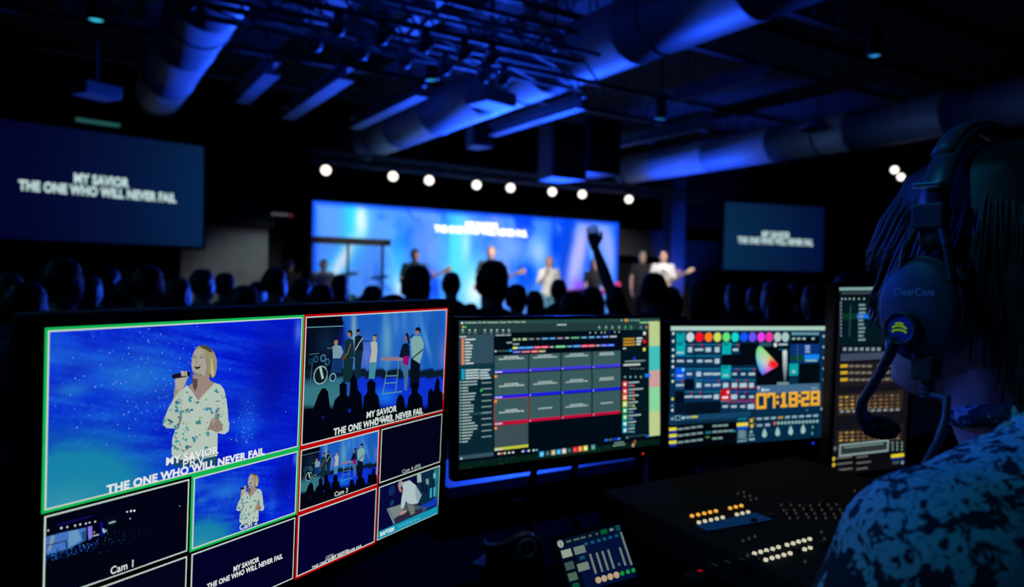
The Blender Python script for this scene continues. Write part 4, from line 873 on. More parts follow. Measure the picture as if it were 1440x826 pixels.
# ---- slide software monitor
def sol(asp_w, R0, R1): return R0, R1
O, X, Y = mon_mw((.868, .0075, .4965), (0, 1.0, -.0148), (.4088, .69, 5.252), .299)
S2, t2 = monitor('computer_monitor', 'middle monitor showing rows of grey lyric slides', O, X, Y, .299*1.7625, .299, (.011, .012, .024, .008), .028, (904, 638.3, .0022, emat('red_light', (255, 40, 20))), False, mat('monitor_rim', (.22, .23, .26), .35))
K2 = 985/310; A = ART(S2, 0, (630, 430, K2)); W, H = S2.w/2, S2.h/2
A.rectl(-W, -H, W, H, (2, 12, 22), 0)
def rb(A, x0, wd, h, col, L, yref, xref=None):
    xr = x0 if xref is None else xref; yc = A.p(xr, yref)[1]; hh = abs(A.p(xr, yref-h/2)[1] - A.p(xr, yref+h/2)[1]); A.rectl(A.p(x0, yref)[0], yc-hh/2, A.p(x0+wd, yref)[0], yc+hh/2, col, L)
A.rectl(-W, H-.0075, W, H, (38, 74, 70), 1); A.rectl(-W, H-.026, A.p(898, 100)[0], H-.0075, (34, 58, 60), 1)
A.text('ProPresenter  File  Edit  Presentation  Screens  View  Window  Help', (76,79), (346,76), 6.5, (214,232,226), 2, .02); A.disc(63, 78, 5, (230,240,236), 2); A.disc(67, 96, 4.4, (240,190,100), 2); A.disc(78, 96, 4.4, (70,220,110), 2); rb(A, 487, 42, 5.5, (180,196,192), 2, 86)
for x in (66, 96, 122, 165, 193, 219, 246, 272): A.disc(x, 110, 5, (170,196,194), 2, 8); rb(A, x-8, 16, 3.5, (120,150,148), 2, 122)
for x in (676, 706, 735, 765, 793, 818, 862, 887): A.disc(x, 96, 5, {793: (60,190,100), 818: (60,190,100), 862: (80,150,180), 887: (240,130,90)}.get(x, (150,190,180)), 2, 8); rb(A, x-8, 16, 3, (70,130,110), 2, 106)
A.disc(795, 66, 7, (240,150,50), 3); 
for x in (776, 806, 822, 838, 852): A.disc(x, 66, 4, (150,190,190), 2, 8)
rb(A, 858, 40, 6, (140,220,160), 3, 76)
xs0 = A.p(204, 400)[0]; ys = lambda y: A.p(52, y)[1]
A.rectl(-W, ys(262), xs0, ys(130), (46, 76, 90), 1); A.rectl(-W, ys(335), xs0, ys(262), (16, 54, 66), 1); A.rectl(-W, ys(690), xs0, ys(335), (8, 38, 50), 1); A.rectl(-W, ys(690), xs0, ys(672), (52, 80, 92), 2)
r = random.Random(2)
rb(A, 52, 30, 4, WHT, 3, 140, 52)
for i, wd in enumerate((46, 22, 34, 34, 28, 30, 26, 22, 38)): rb(A, 60, 12, 11, (236,136,96), 3, 152+13.4*i); rb(A, 76, wd, 5.5, (206,222,222), 3, 152+13.4*i)
for i, wd in enumerate((112, 102, 108, 114)): rb(A, 60, 14, 10, (24,168,200), 3, 290+12*i); rb(A, 78, wd*.55, 6, (196,220,222), 3, 290+12*i); rb(A, 82+wd*.55, wd*.4, 6, (196,220,222), 3, 289+12*i)
for i in range(21):
    y = 342 + 13.4*i; wd = r.uniform(25, 70)
    if i == 11: rb(A, 50, 146, 12, (34,66,78), 2, y)
    rb(A, 52, 6, 6, (150,190,190), 3, y); rb(A, 62, wd, 5, (170,196,196), 3, y)
    if i % 2: rb(A, 150, 44, 4.5, (130,160,160), 3, y-9, 150)
A.disc(148, 380, 5, (40,220,90), 4); A.disc(60, 684, 4, (210,230,230), 4)
# tag chips
def chips(y0, x0, L, items):
    for x, wd, c, tx in items: rb(A, x, wd, 11, c, L, y0 - (x-x0)*.030); rb(A, x+2, wd-4, 4.5, tx, L+1, y0 - (x-x0)*.030)
LT = (206,220,214)
chips(152, 290, 2, [(290,16,(120,146,70),LT),(311,14,(96,130,64),LT),(332,21,(120,146,70),LT),(359,27,(30,44,50),(150,160,150)),(392,20,(24,40,44),(150,160,150)),(418,30,(20,66,130),(120,190,240)),(453,28,(20,66,130),(120,190,240)),(487,27,(48,40,56),(190,160,190)),(521,21,(30,44,50),LT),(548,40,(30,84,60),(110,210,150)),(594,27,(16,56,90),(130,210,230)),(628,27,(16,70,120),(130,210,240)),(661,22,(20,50,140),(150,190,250)),(689,28,(20,50,150),(150,190,250)),(721,34,(84,90,104),(200,204,210))])
chips(190, 290, 2, [(289,22,(176,206,80),(226,240,160)),(313,32,(10,104,200),(110,200,250)),(346,36,(10,104,200),(110,200,250)),(384,30,(206,16,70),(250,170,190)),(416,32,(206,16,70),(250,170,190)),(452,22,(14,30,36),LT),(480,45,(50,150,90),(170,240,190)),(529,27,(14,50,90),(120,200,230)),(558,35,(10,90,190),(120,200,250)),(595,30,(206,16,70),(250,170,190)),(626,30,(206,16,70),(250,170,190)),(659,21,(20,30,40),LT),(682,30,(24,30,190),(150,170,250)),(713,30,(20,50,230),(130,180,250))])
chips(208, 290, 2, [(289,36,(30,36,170),(150,160,240)),(328,40,(120,60,84),(220,150,170)),(371,31,(206,16,70),(250,180,200)),(404,32,(96,120,60),(210,220,170))])
rb(A, 212, 42, 5, (160,182,182), 2, 133); rb(A, 257, 24, 5, (160,182,182), 2, 132); rb(A, 262, 24, 6, (150,170,170), 2, 166); rb(A, 290, 28, 6, (150,170,170), 2, 173); rb(A, 212, 66, 6, (60,90,96), 2, 204); rb(A, 274, 12, 12, (20,140,220), 3, 201); A.disc(212, 204, 4, LT, 3)
for x in (635, 660, 686, 702, 722, 745, 765): A.disc(x, 122 - (x-635)*.03, 4, (150,180,190) if x != 722 else (20,50,200), 2, 8)
colx = [(208,358),(363,503),(508,641),(646,771)]; rows = [(224,303,(66,54,226)),(308,417,(24,26,226)),(420,535,(196,8,60)),(540,650,(186,194,56))]
for ri, (y0, y1, bc) in enumerate(rows):
    yl0, yl1 = A.p(208, y0)[1], A.p(208, y1)[1]; bh = abs(A.p(208, 300)[1] - A.p(208, 313)[1])
    for ci_, (x0, x1) in enumerate(colx):
        if ri == 3 and ci_: break
        xa, xb = A.p(x0, 400)[0], A.p(x1, 400)[0]
        if ri == 2 and ci_ == 0: A.rectl(xa-.0014, yl1-.0014, xb+.0014, yl0+.0014, (170,44,16), 1)
        A.rectl(xa, yl1, xb, yl0, (56, 88, 92) if ri < 3 else (60, 78, 84), 2); A.rectl(xa, yl1, xb, yl1+bh, bc, 3)
        cx = (xa+xb)/2; cy = yl1 + bh + (A.p(208, 308)[1]-A.p(208, 404)[1])*.48; wd = xb - xa
        if ri < 3:
            two = not (ri == 2 and ci_ in (1, 3)); L1 = 'MY SAVIOR'
            if ri == 0: cy += .004
            if two and ci_ == 0: A.textl(L1, cx, cy + .0002, wd*(.36 if ri == 2 else .42), .0026, (206,220,216), 4, .06); A.textl('THE ONE WHO WILL NEVER FAIL', cx, cy - .0037, wd*.76, .0026, (206,220,216), 4, .06)
            else:                                    # words too small to read: strokes of text
                for k, (ww, yy) in enumerate(((.46 if ci_ < 3 else .5, .0002), (.76 if ci_ < 3 else .54, -.0037)) if two else ((.44, -.002),)):
                    x_ = cx - wd*ww/2
                    while x_ < cx + wd*ww/2 - .001:
                        q_ = min(r.uniform(.002, .0055), cx + wd*ww/2 - x_); A.rectl(x_, cy + yy, x_ + q_, cy + yy + .0024, (180,198,196), 4); x_ += q_ + .0006
        A.rectl(xa+.001, yl1+.001, xa+(.018 if ci_ == 0 else .0035), yl1+.0035, (200,200,240), 4)
        if ri and ci_ == 0: A.rectl(xa, yl0-.0068, xa+.0055, yl0-.0015, (236,150,44), 4)
# right hand panel
xp0, xp1, xe = A.p(778, 350)[0], A.p(898, 350)[0], W; yr = lambda y: A.p(940, y)[1]
A.rectl(xp0, -H+.022, xp1, H-.03, (3,22,32), 1)
for i, y in enumerate((150, 163, 176)): rb(A, 784, 52-3*(i == 0), 7, (206,150,40), 2, y); rb(A, 842, 26-4*i, 7, (206,222,222), 2, y-3)
A.disc(878, 124, 8, (220,226,228), 2); A.disc(878, 160, 8, (236,20,24), 2); A.disc(877, 196, 8, (220,214,80), 2); A.disc(833, 236, 7, (20,60,210), 2); rb(A, 782, 14, 5, LT, 2, 192)
for y in (118, 140, 160, 180): rb(A, 888, 8, 8, (100,10,20), 2, y)
rb(A, 790, 92, 5, (130,160,160), 2, 250); rb(A, 784, 75, 8, (196,210,206), 2, 266)
for x in (815, 830, 845, 860, 870): rb(A, x, 5, 6, (110,130,130), 2, 282)
for x in (791, 815, 838, 862): A.disc(x, 319, 5, (140,170,170), 2, 8)
rb(A, 880, 24, 16, (10,120,240), 3, 313)
for y, c, w_ in ((352,(226,60,70),48),(383,(226,60,70),66),(411,(230,140,60),46),(441,(190,214,80),42),(470,(40,180,110),36),(500,(40,180,110),56),(529,(30,180,190),34),(558,(40,150,210),28)):
    rb(A, 780, 21, 25, c, 2, y); rb(A, 786, 9, 12, (240,240,236), 3, y); rb(A, 806, w_, 6, (160,190,190), 2, y-7); rb(A, 806, 20, 6, (120,150,150), 2, y+7); rb(A, 826, 8, 8, {470: (20,60,190), 500: (20,60,190)}.get(y, c), 2, y+7)
xs1 = A.p(899, 350)[0]
for y0, y1, c in ((70,180,(184,204,142)),(180,289,(66,190,188)),(289,364,(200,156,156)),(364,470,(136,212,154)),(470,580,(188,204,142))): A.rectl(xs1, yr(y1), W, yr(y0), c, 2)
# desktop along the bottom
A.rectl(-W, -H, W, -H+.0135, (6,30,24), 2)
for _ in range(160):
    x = r.uniform(-W, W*.5 if r.random() < .8 else W); y = -H + r.uniform(.0005, .012); s = r.uniform(.0006, .0022); A.polyl([(x-s, y), (x+s*r.uniform(-1, 1), y+s*1.4), (x+s, y+s*.3)], r.choice([(16,64,44),(10,46,34),(50,84,60),(8,40,30)]), 3)
for x, c in ((226,LT),(239,(240,120,50)),(253,LT),(272,LT),(290,LT),(334,LT),(347,(20,50,220)),(360,LT),(382,LT),(396,(90,170,220))): rb(A, x-4, 9, 8, c, 4, 663-(x-226)*.1)
for x, c in ((418,(60,170,226)),(444,(40,70,74)),(470,(170,160,130)),(494,(36,156,220)),(518,(196,180,176)),(542,(10,70,76)),(567,(226,40,54)),(590,(236,124,60)),(614,(196,210,104)),(648,(60,120,130))):
    y = 665 - (x-418)*.135; rb(A, x-9, 19, 23, c, 4, y); rb(A, x-4, 9, 11, tuple(min(255, v+60) for v in c), 5, y)
for x, wd, c in ((700,14,(40,110,230)),(720,10,(90,110,90)),(733,18,(20,60,220)),(756,14,(60,140,220)),(884,16,(30,90,210))): rb(A, x, wd, 9, c, 4, 602-(x-700)*.1)
rb(A, 742, 44, 6, (110,148,130), 4, 615); rb(A, 736, 56, 6, (110,148,130), 4, 627); A.disc(834, 610, 9, (120,76,44), 4); A.disc(827, 624, 8, (180,150,110), 4); rb(A, 795, 90, 3, (50,90,100), 3, 588); A.disc(800, 590, 5, (110,150,160), 4)
iw2 = S2.mw.inverted()
for u_ in (-.055, .055):
    tp_ = S2.mw @ Vector((u_ + .008, -S2.h*.3, -.03)); m_ = S2.mw @ Vector((u_ - .006, -S2.h/2 - .03, -.04)); b = B()
    tube(b, [iw2 @ tp_, iw2 @ m_, iw2 @ Vector((m_.x - .012, m_.y + .02, DZ + .004))], .0075, 10); ball(b, iw2 @ Vector((m_.x - .012, m_.y + .02, DZ + .006)), .011, 10); obj('stand_leg', b, M_black, t2, True)
A.build('screen_picture', t2, label='lit lyric slide software picture')
# ---- lighting control screens
O, X, Y = mon_mw((.921, .0185, .389), (-.0185, 1.0, -.005), (2.075, .782, 6.162), .299)
S3, t3 = monitor('touch_monitor', 'right middle monitor showing colour circles and an orange clock', O, X, Y, .299*1.72, .299, (.014, .014, .03, .012), .03, (1143.2, 623.5, .003, emat('blue_light', (20, 60, 255), 1.3)), True)
K3 = 1023/260; A = ART(S3, 0, (925, 440, K3)); W, H = S3.w/2, S3.h/2
A.rectl(-W, -H, W, H, (6, 44, 74), 0); A.rectl(-W, H-.0105, W, H, (168, 206, 192), 1)
A.rect(100, 105, 347, 560, (7,36,66), 1); A.rect(352, 105, 545, 560, (7,36,66), 1)
for y, c in ((115,LT),(158,LT),(205,LT),(240,LT),(268,LT),(300,LT),(345,(80,130,160)),(380,LT),(478,(226,206,50)),(515,(80,130,160)),(540,LT),(587,LT)): A.disc(86 - (y-115)*.012, y, 8, c, 2, 10)
TL = (8,156,166)
def cellr(x0, y0, x1, y1, c, L=2): A.rect(x0, y0, x1, y1, c, L)
cellr(103,110,151,164,TL); cellr(103,168,151,235,(8,170,176)); cellr(357,166,405,230,(8,170,176)); cellr(352,293,404,364,(8,170,176)); cellr(728,282,777,346,(8,160,166)); cellr(97,304,149,370,(8,84,222)); cellr(349,424,398,490,(204,10,22))
for x0, y0, x1, y1 in ((110,112,140,120),(110,172,138,180),(362,172,392,180),(358,300,388,308)): cellr(x0,y0,x1,y1,(6,90,110),3)
for x, c in zip((180,230,281,330,379,428,477,524,572,617,663,706), ((200,214,220),(252,16,30),(252,122,22),(206,220,90),(104,224,120),(20,214,206),(14,84,250),(104,84,250),(240,60,240),(246,50,160),(176,196,190),(166,196,192))): A.disc(x, 135, 26, c, 3, 24)
cellr(455,168,545,232,(2,9,18)); cellr(356,232,546,288,(2,9,18)); cellr(150,370,200,425,(2,12,24)); cellr(97,436,146,500,(2,12,24)); cellr(152,500,346,556,(3,16,32)); cellr(97,505,150,560,(3,20,40))
G = (170,198,212)
def glyph(x, y, wd=30, h=13): rb(A, x-wd/2, wd, h, G, 4, y)
for y, xs in ((205,((178,24,28),(228,46,13),(279,30,24),(328,26,28),(430,30,14))),(268,((125,38,12),(177,30,12),(232,30,14),(280,40,12),(328,26,26))),(340,((174,28,12),(226,26,26),(276,46,13),(324,44,13),(425,24,12),(472,24,12),(520,36,14))),(402,((122,44,11),(226,26,26),(276,30,13),(324,44,13),(375,30,26),(424,30,26),(472,40,24),(518,26,26))),(466,((172,46,11),(222,42,11),(274,48,13),(324,28,26),(422,34,26),(470,26,12),(518,26,14))),(520,((373,30,12),(421,30,12),(470,26,12),(515,36,26)))):
    for x, wd, h in xs:
        cellr(x-24, y-32, x+23, y+24, (16,66,112) if y in (340, 402) and x < 340 else (9,48,82), 2); cellr(x-24, y-32, x+23, y-26, (10,110,140) if (x+y) % 3 else (24,84,160), 3); glyph(x, y, wd, h)
        if (x*7+y) % 5 < 2: A.rect(x+8, y-30, x+20, y-20, (150,20,50), 4)
glyph(122,222,38,9); glyph(123,350,32,10); A.disc(140,316,9,(120,210,250),4); rb(A, 356, 32, 12, (236,220,226), 4, 470); A.disc(388,440,9,(240,180,190),4); glyph(376,348,26,9); glyph(752,326,14,14)
cellr(398,410,545,418,(120,12,50),3); cellr(398,484,545,492,(120,12,50),3)
cellr(548,165,727,402,(2,9,16),2)
def fan(A, c, cc, pts, cols, L):
    n = len(A.V); z = A.z0 + L*A.dz; q = [A.p(*c)] + [A.p(*p) for p in pts]; A.V += [(a, b, z) for a, b in q]; m = len(pts)
    lc = [(*lin(v), 1) for v in [cc] + cols]
    for i in range(m): j = (i+1) % m; A.F.append((n, n+1+i, n+1+j)); A.C += [lc[0], lc[1+i], lc[1+j]]
fan(A, (592,276), (206,206,196), [(553,190),(568,184),(584,198),(605,220),(628,244),(650,268),(668,291),(645,308),(615,324),(578,346),(562,322),(550,286),(543,245),(544,212)],
    [(110,214,120),(120,220,130),(130,220,130),(160,220,130),(206,180,100),(240,60,50),(236,16,30),(236,20,70),(214,80,220),(60,70,240),(0,130,240),(0,176,230),(90,214,190),(104,216,150)], 5)
fan(A, (628,285), (240,24,30), [(620,262),(640,268),(664,291),(640,304),(618,308),(606,290)], [(214,110,80),(240,40,40),(236,20,40),(236,50,80),(226,90,150),(226,120,120)], 6)
fan(A, (702,290), (150,164,172), [(690,212),(702,206),(715,212),(714,300),(708,380),(698,380),(692,300)], [(206,214,212),(214,220,216),(206,214,212),(160,172,180),(60,80,100),(60,80,100),(160,172,180)], 5)
cellr(660,385,724,398,(110,140,140),5); A.disc(650,178,12,(214,226,226),5); cellr(560,166,628,186,(40,80,96),5); glyph(600,176,50,10); rb(A, 668, 50, 10, G, 5, 176); rb(A, 668, 50, 8, (20,80,120), 5, 204)
cellr(735,132,893,172,(2,7,14),2); 
for i in range(9): rb(A, 742+17*i, 11, 13, (120,180,190), 4, 116)
for x in (742, 770, 800, 850): rb(A, x, 18, 10, (150,190,190), 4, 144)
cellr(735,174,893,278,(10,48,116),2); cellr(738,236,812,268,(8,66,50),3); cellr(812,232,892,258,(20,130,240),3)
for y in (186, 200, 216): rb(A, 815, 26, 9, (150,180,230), 4, y)
for y in (182, 196, 210, 226, 244, 262): rb(A, 770, 6, 8, (60,110,150), 4, y)
rb(A, 815, 66, 9, (140,190,190), 4, 266); cellr(778,282,896,400,(2,10,18),2)
for y in (130, 190, 250, 310, 370): rb(A, 912, 26, 12, (150,190,214), 3, y)
for y in (432, 490): A.disc(920, y, 8, (120,170,190), 3, 8)
A.disc(908,532,8,LT,3); A.disc(928,532,8,LT,3); A.disc(918,563,9,LT,3); A.rect(548,404,896,438,(66,104,138),3); A.disc(558,415,7,LT,4); A.disc(580,428,9,(200,220,235),4); rb(A, 588, 30, 10, G, 4, 428); rb(A, 850, 30, 10, (120,150,176), 4, 418)
OC = (240,176,50)
SEG = {'0': 'abcdef', '7': 'fabc', '1': 'bcg_', '8': 'abcdefg', '2': 'abged'}
def digit(ch, x0, x1, yt, yb):
    T = 17; th = .3*(x1-x0)
    tx = lambda x, y: A.p(x, y)
    ym = (yt+yb)/2
    if ch == ':':
        xm = (x0+x1)/2
        for y in (yt+24, yb-26): A.rect(xm-7, y-8, xm+7, y+8, OC, 5)
        return
    if ch == '1':
        xm = (x0+x1)/2; A.rect(xm-7, yt, xm+8, yb, OC, 5); A.rect(x0, yb-13, x1, yb, OC, 5); A.poly([(xm-7, yt), (x0, yt+22), (x0+4, yt+32), (xm-5, yt+24)], OC, 5); return
    s = SEG[ch]; w_ = 13
    if 'a' in s: A.rect(x0, yt, x1, yt+w_, OC, 5)
    if 'd' in s: A.rect(x0, yb-w_, x1, yb, OC, 5)
    if 'g' in s: A.rect(x0, ym-w_/2, x1, ym+w_/2, OC, 5)
    if 'f' in s: A.rect(x0, yt, x0+w_, ym if ch != '7' else yt+26, OC, 5)
    if 'e' in s: A.rect(x0, ym, x0+w_, yb, OC, 5)
    if 'b' in s: A.rect(x1-w_, yt, x1, ym, OC, 5)
    if 'c' in s: A.rect(x1-w_, ym, x1, yb, OC, 5)
for ch, x0, x1 in (('0',544,600),('7',604,650),(':',654,670),('1',678,716),('8',725,773),(':',777,791),('2',794,838),('8',846,896)): digit(ch, x0, x1, 447-(x0-544)*.045, 531-(x0-544)*.062)
A.disc(825,540,7,(60,110,140),4); A.rect(62,572,512,596,(18,66,100),2); A.rect(95,570,125,594,(120,170,190),3); A.rect(99,574,121,590,(10,40,66),4); A.disc(140,582,8,(180,220,230),4); rb(A, 152, 30, 9, (150,180,180), 4, 580); rb(A, 184, 36, 11, (196,200,70), 4, 578)
A.rect(58,604,434,752,(2,7,14),2); A.rect(438,570,900,735,(5,40,68),2)
for y in (646, 682, 719):
    rb(A, 62, 42, 17, (220,214,66), 4, y); rb(A, 64, 40, 12, (20,50,170), 3, y+16)
    for k in range(4): rb(A, 110+36*k, 30, 11, (120,150,150), 4, y-1-4.5*k)
for y, n in ((628,3),(660,4),(697,2)):
    for k in range(n): rb(A, 302+30*k, 26, 11, (120,150,150), 4, y-2*k)
rb(A, 264, 30, 12, (20,110,130), 4, 664); rb(A, 264, 22, 8, (90,130,60), 4, 690); rb(A, 408, 22, 10, (20,120,150), 4, 656)
rb(A, 444, 20, 12, (10,120,130), 4, 590); rb(A, 468, 20, 12, (10,120,130), 4, 588); rb(A, 437, 62, 20, (226,214,76), 4, 621); rb(A, 440, 58, 12, (16,84,220), 4, 640)
for i in range(6): rb(A, 444, 40+(i % 2)*8, 5, (120,160,170), 4, 656+8*i); 
rb(A, 440, 52, 7, (130,170,180), 4, 712); rb(A, 504, 32, 12, (130,170,180), 4, 702); A.disc(516,660,10,(120,160,170),4); rb(A, 502, 32, 8, (100,140,150), 4, 680)
for x, y in ((518,597),(520,627)): A.disc(x, y, 11, (206,180,60), 5); A.disc(x+14, y-12, 5, (170,120,50), 5)
for i in range(9): rb(A, 548+39*i, 27, 12, (140,176,190) if i != 3 else (180,150,60), 4, 588-2.2*i, 548+39*i)
rb(A, 548, 30, 12, (130,170,180), 4, 625); rb(A, 594, 26, 14, (160,170,200), 4, 622); A.disc(647,612,9,(200,110,60),4)
for i in range(12): A.disc(667+19.5*i, 611-.9*i, 9, (140,186,186), 4, 10)
for x, y in ((590,674),(663,666),(735,660),(804,653)): A.disc(x, y, 17, (150,190,190), 4); A.poly([(x-12,y-10),(x,y-36),(x+12,y-10)], (150,190,190), 4)
A.rect(842,618,872,690,(4,30,44),4); A.disc(856,634,9,(60,140,140),5); A.disc(854,668,10,(60,130,150),5)
A.build('screen_picture', t3, label='lit lighting control picture with colour circles')
# portrait monitor behind the headset
O, X, Y = mon_mw((.939, -.010, .343), (-.012, .998, .063), (1.941, .465, 3.852), .47)
S4, t4 = monitor('portrait_monitor', 'upright monitor behind the headset microphone, yellow keys on screen', O, X, Y, .47*.5158, .47, (.012, .012, .02, .012), .03, (1193, 684, .0032, emat('blue_light', (20, 60, 255), 1.3)), True, M_black)
K4 = 826/300; A = ART(S4, 0, (1160, 390, K4)); W, H = S4.w/2, S4.h/2
A.rectl(-W, -H, W, H, (17, 17, 25), 0); A.rectl(-W, H-.0075, W, H, (120,160,158), 1); A.rectl(-W+.008, H-.017, W, H-.011, (50,66,74), 1); A.rectl(-W, H-.034, W, H-.02, (4,12,20), 1)
A.rect(62, 92, 232, 256, (4,24,34), 1); A.rect(66, 142, 128, 162, (8,52,36), 2); A.rect(125, 143, 182, 159, (16,110,214), 3); A.rect(62, 292, 240, 316, (60,72,92), 2); A.rect(62, 266, 240, 290, (6,14,22), 2)
for x in (66, 80, 96, 112, 132, 152): A.disc(x, 84, 4.5, (140,170,170), 2, 8)
for i in range(10): A.disc(62, 100+14*i, 4.5, (120,130,160), 2, 8); rb(A, 128+r.uniform(0, 4), r.uniform(16, 28), 7, (120,150,150), 4, 108+15*i)
rb(A, 96, 3, 120, (50,84,80), 3, 170)
for i in range(7): rb(A, 70+22*i, 13, 12, (130,150,160), 3, 279); A.rect(60, 338, 290, 410, (30,26,30), 1)
for i, y in enumerate((345, 371, 398)):
    rb(A, 60, 28, 12, (206,164,40), 3, y)
    for k in range(4): rb(A, 94+23*k, 18, 9, (120,112,96), 3, y)
    for k in range(3): rb(A, 205+26*k, 20, 10, (120,112,96), 3, y-2)
A.rect(50, 455, 300, 515, (40,32,28), 1); A.rect(45, 595, 300, 640, (36,30,28), 1)
for y0, rows_ in ((466, 4), (604, 3)):
    for j in range(rows_):
        for k in range(11): rb(A, 55+22*k, 14, 7, r.choice([(160,130,70),(140,110,80),(120,104,84),(190,160,60)] if k < 3 else [(112,84,54),(90,74,58),(130,104,78)]), 2, y0+14.5*j-.8*k)
for k in range(10): rb(A, 58+24*k, 15, 9, (130,140,140), 3, 521-.8*k)
A.rect(56, 648, 246, 675, (130,152,152), 3); A.rect(62, 655, 240, 668, (40,50,54), 4); rb(A, 74, 150, 3, (140,170,160), 5, 661)
for y in (664,): A.disc(40, y, 8, (90,100,110), 3)
A.rect(24, 686, 300, 768, (12,12,16), 1)
for y in (704, 727, 750): A.disc(34, y, 8, (200,170,50), 3); rb(A, 46, 60, 7, (92,92,92), 3, y-2); rb(A, 122, 44 if y != 727 else 56, 7, (92,92,92), 3, y-6)
rb(A, 256, 50, 13, (226,202,40), 3, 694); rb(A, 256, 46, 9, (20,40,110), 3, 706)
for i in range(3):
    for k in range(3): A.disc(262+18*k, 662+i*13-20, 5, (110,140,130), 3, 8)
A.disc(300, 718, 7, (120,140,180), 3); rb(A, 262, 26, 10, (60,80,90), 3, 720)
A.build('screen_picture', t4, label='dim lighting control picture with yellow keys')

# ---- small touch panel in front
O, X, Y = mon_mw((.9535, -.175, .245), (.169, .905, -.39), (.0, 0, 0), 1)
Op = onz(838, 786, DZ + .045); iwx = (RIGHT*.957 - UP*-.165 + FWD*.24).normalized(); iwy = (RIGHT*-.145 - UP*-.86 + FWD*.49); iwy = (iwy - iwx*iwy.dot(iwx)).normalized()
S5 = Surf(Op, iwx, iwy, .117, .088); t5 = thing('tablet', 'small tablet with white faders on screen propped on the desk', 'tablet', mw=S5.mw); W, H = S5.w/2, S5.h/2
obj('case', box(B(), -W-.008, -H-.01, -.014, W+.008, H+.008, -.001, .003), M_black, t5); obj('glass', box(B(), -W-.004, -H-.004, -.0015, W+.004, H+.004, -.0006), M_glass, t5)
b = B(); iw = S5.mw.inverted()
for x in (-W*.7, W*.7):
    pt = S5.mw @ Vector((x, H*.5, -.013)); tube(b, [iw @ pt, iw @ Vector((pt.x, pt.y + .01, DZ + .004))], .005, 8)
obj('tilt_foot', b, M_black, t5)
K5 = 1205/140; A = ART(S5, 0, (770, 730, K5)); A.rectl(-W, -H, W, H, (4,20,62), 0); A.rectl(-W, H-.012, W, H, (6,22,44), 1); A.rectl(-W, -H, -W+.027, H-.016, (3,12,34), 1)
U5 = lambda x, y: (-W + x*2*W, H - y*2*H)
def q5(x, y, w_, h_, c, L=2): a = U5(x, y); A.rectl(a[0], a[1]-h_*2*H, a[0]+w_*2*W, a[1], c, L)
a = U5(.055, .075); A.raw([(a[0]+.0052*math.cos(k*.4), a[1]+.0062*math.sin(k*.4)) for k in range(16)], [tuple(range(16))], (176,192,172), 3); A.rectl(a[0]-.0006, a[1]-.004, a[0]+.0006, a[1]+.004, (10,40,40), 4)
for x, w_ in ((.15, .07), (.26, .09), (.37, .08), (.5, .04), (.61, .03)): q5(x, .05, w_, .035, (90,110,110))
q5(.69, .02, .1, .085, (6,96,56)); q5(.83, .035, .06, .05, (110,140,140)); q5(.93, .01, .07, .1, (10,84,88))
for x in (.4, .5, .6, .69, .78, .88): q5(x, .17, .05, .05, (16,100,130))
for y, c, x, w_ in ((.2,(168,184,164),.03,.15),(.43,(70,96,90),.03,.13),(.63,(84,116,96),.03,.13),(.2,(120,142,132),.22,.17),(.51,(128,146,132),.2,.17)): q5(x, y, w_, .14, c)
q5(.27, .39, .08, .06, (20,86,116)); q5(.05, .82, .1, .1, (8,90,60))
for x, y0, y1 in ((.42,.39,.76),(.52,.4,.76),(.61,.4,.76),(.7,.4,.76),(.88,.42,.76),(.97,.15,.78)): q5(x, y0, .03, y1-y0, (122,140,134))
q5(.79, .68, .035, .06, (60,110,116))
for i, x in enumerate((.44,.53,.625,.72,.81,.9,.985)):
    a = U5(x, .88); R_ = .0052 if i < 4 else .0035; A.raw([(a[0]+R_*math.cos(k*.5), a[1]+R_*math.sin(k*.5)) for k in range(12)], [tuple(range(12))], (206,180,146) if i < 4 else (20,170,76), 3)
A.build('screen_picture', t5, screenmat('tablet_light', .72))

# ---- lighting console
CZ = 1.235
cx0 = onz(945, 745, CZ).x
t = thing('lighting_console', 'black lighting console with rows of glowing keys before the operator', 'lighting console', (cx0, .62, DZ))
b = B(); prof = [(0, 0), (.56, 0), (.56, .07), (.5, .068), (.05, .052), (0, .03)]
v0 = [b.verts.new((0, y, z)) for y, z in prof]; v1 = [b.verts.new((.64, y, z)) for y, z in prof]; b.faces.new(v0); b.faces.new(v1[::-1])
for i in range(6): b.faces.new((v0[i], v0[(i+1) % 6], v1[(i+1) % 6], v1[i]))
bmesh.ops.bevel(b, geom=b.edges[:], offset=.006, segments=2, affect='EDGES'); obj('body', b, mat('console_black', (.004, .0045, .005), .9, 0, 50), t)
obj('arm_rest', box(B(), .02, -.05, 0, .62, -.002, .028, .01), M_matte, t)
def ctop(px, py):                                    # where a pixel's ray meets the console top
    p = onz(px, py, CZ)
    for _ in range(4):
        y = p.y - .62; z = .052 + (y - .05)*(.016/.45) if y < .5 else .068 + (y-.5)*(.017/.12); p = onz(px, py, DZ + z)
    return Vector((p.x - cx0, p.y - .62, p.z - DZ))
kc = lambda x, y: (900 + x/4.009, 620 + y/4.009)
E_am, E_wh, E_dm = emat('key_amber', (236,168,60), 1.1), emat('key_white', (206,200,176), 1.0), emat('key_dim', (46,46,44), 1.0)
KEYS = [(p, E_am) for p in ((293,431),(328,424),(362,417),(395,410),(428,403),(508,387),(540,380),(571,373))] + [(p, E_wh) for p in ((332,468),(366,461),(400,454),(433,447),(466,440),(546,423),(577,416),(609,409))]
KEYS += [(p, E_wh) for p in ((645,644),(680,635),(713,627),(748,618),(781,608),(829,595),(863,587),(894,577),(925,570),(957,562),(709,680),(744,670),(777,662),(811,652),(846,643),(928,620),(960,611))]
rk = random.Random(4)
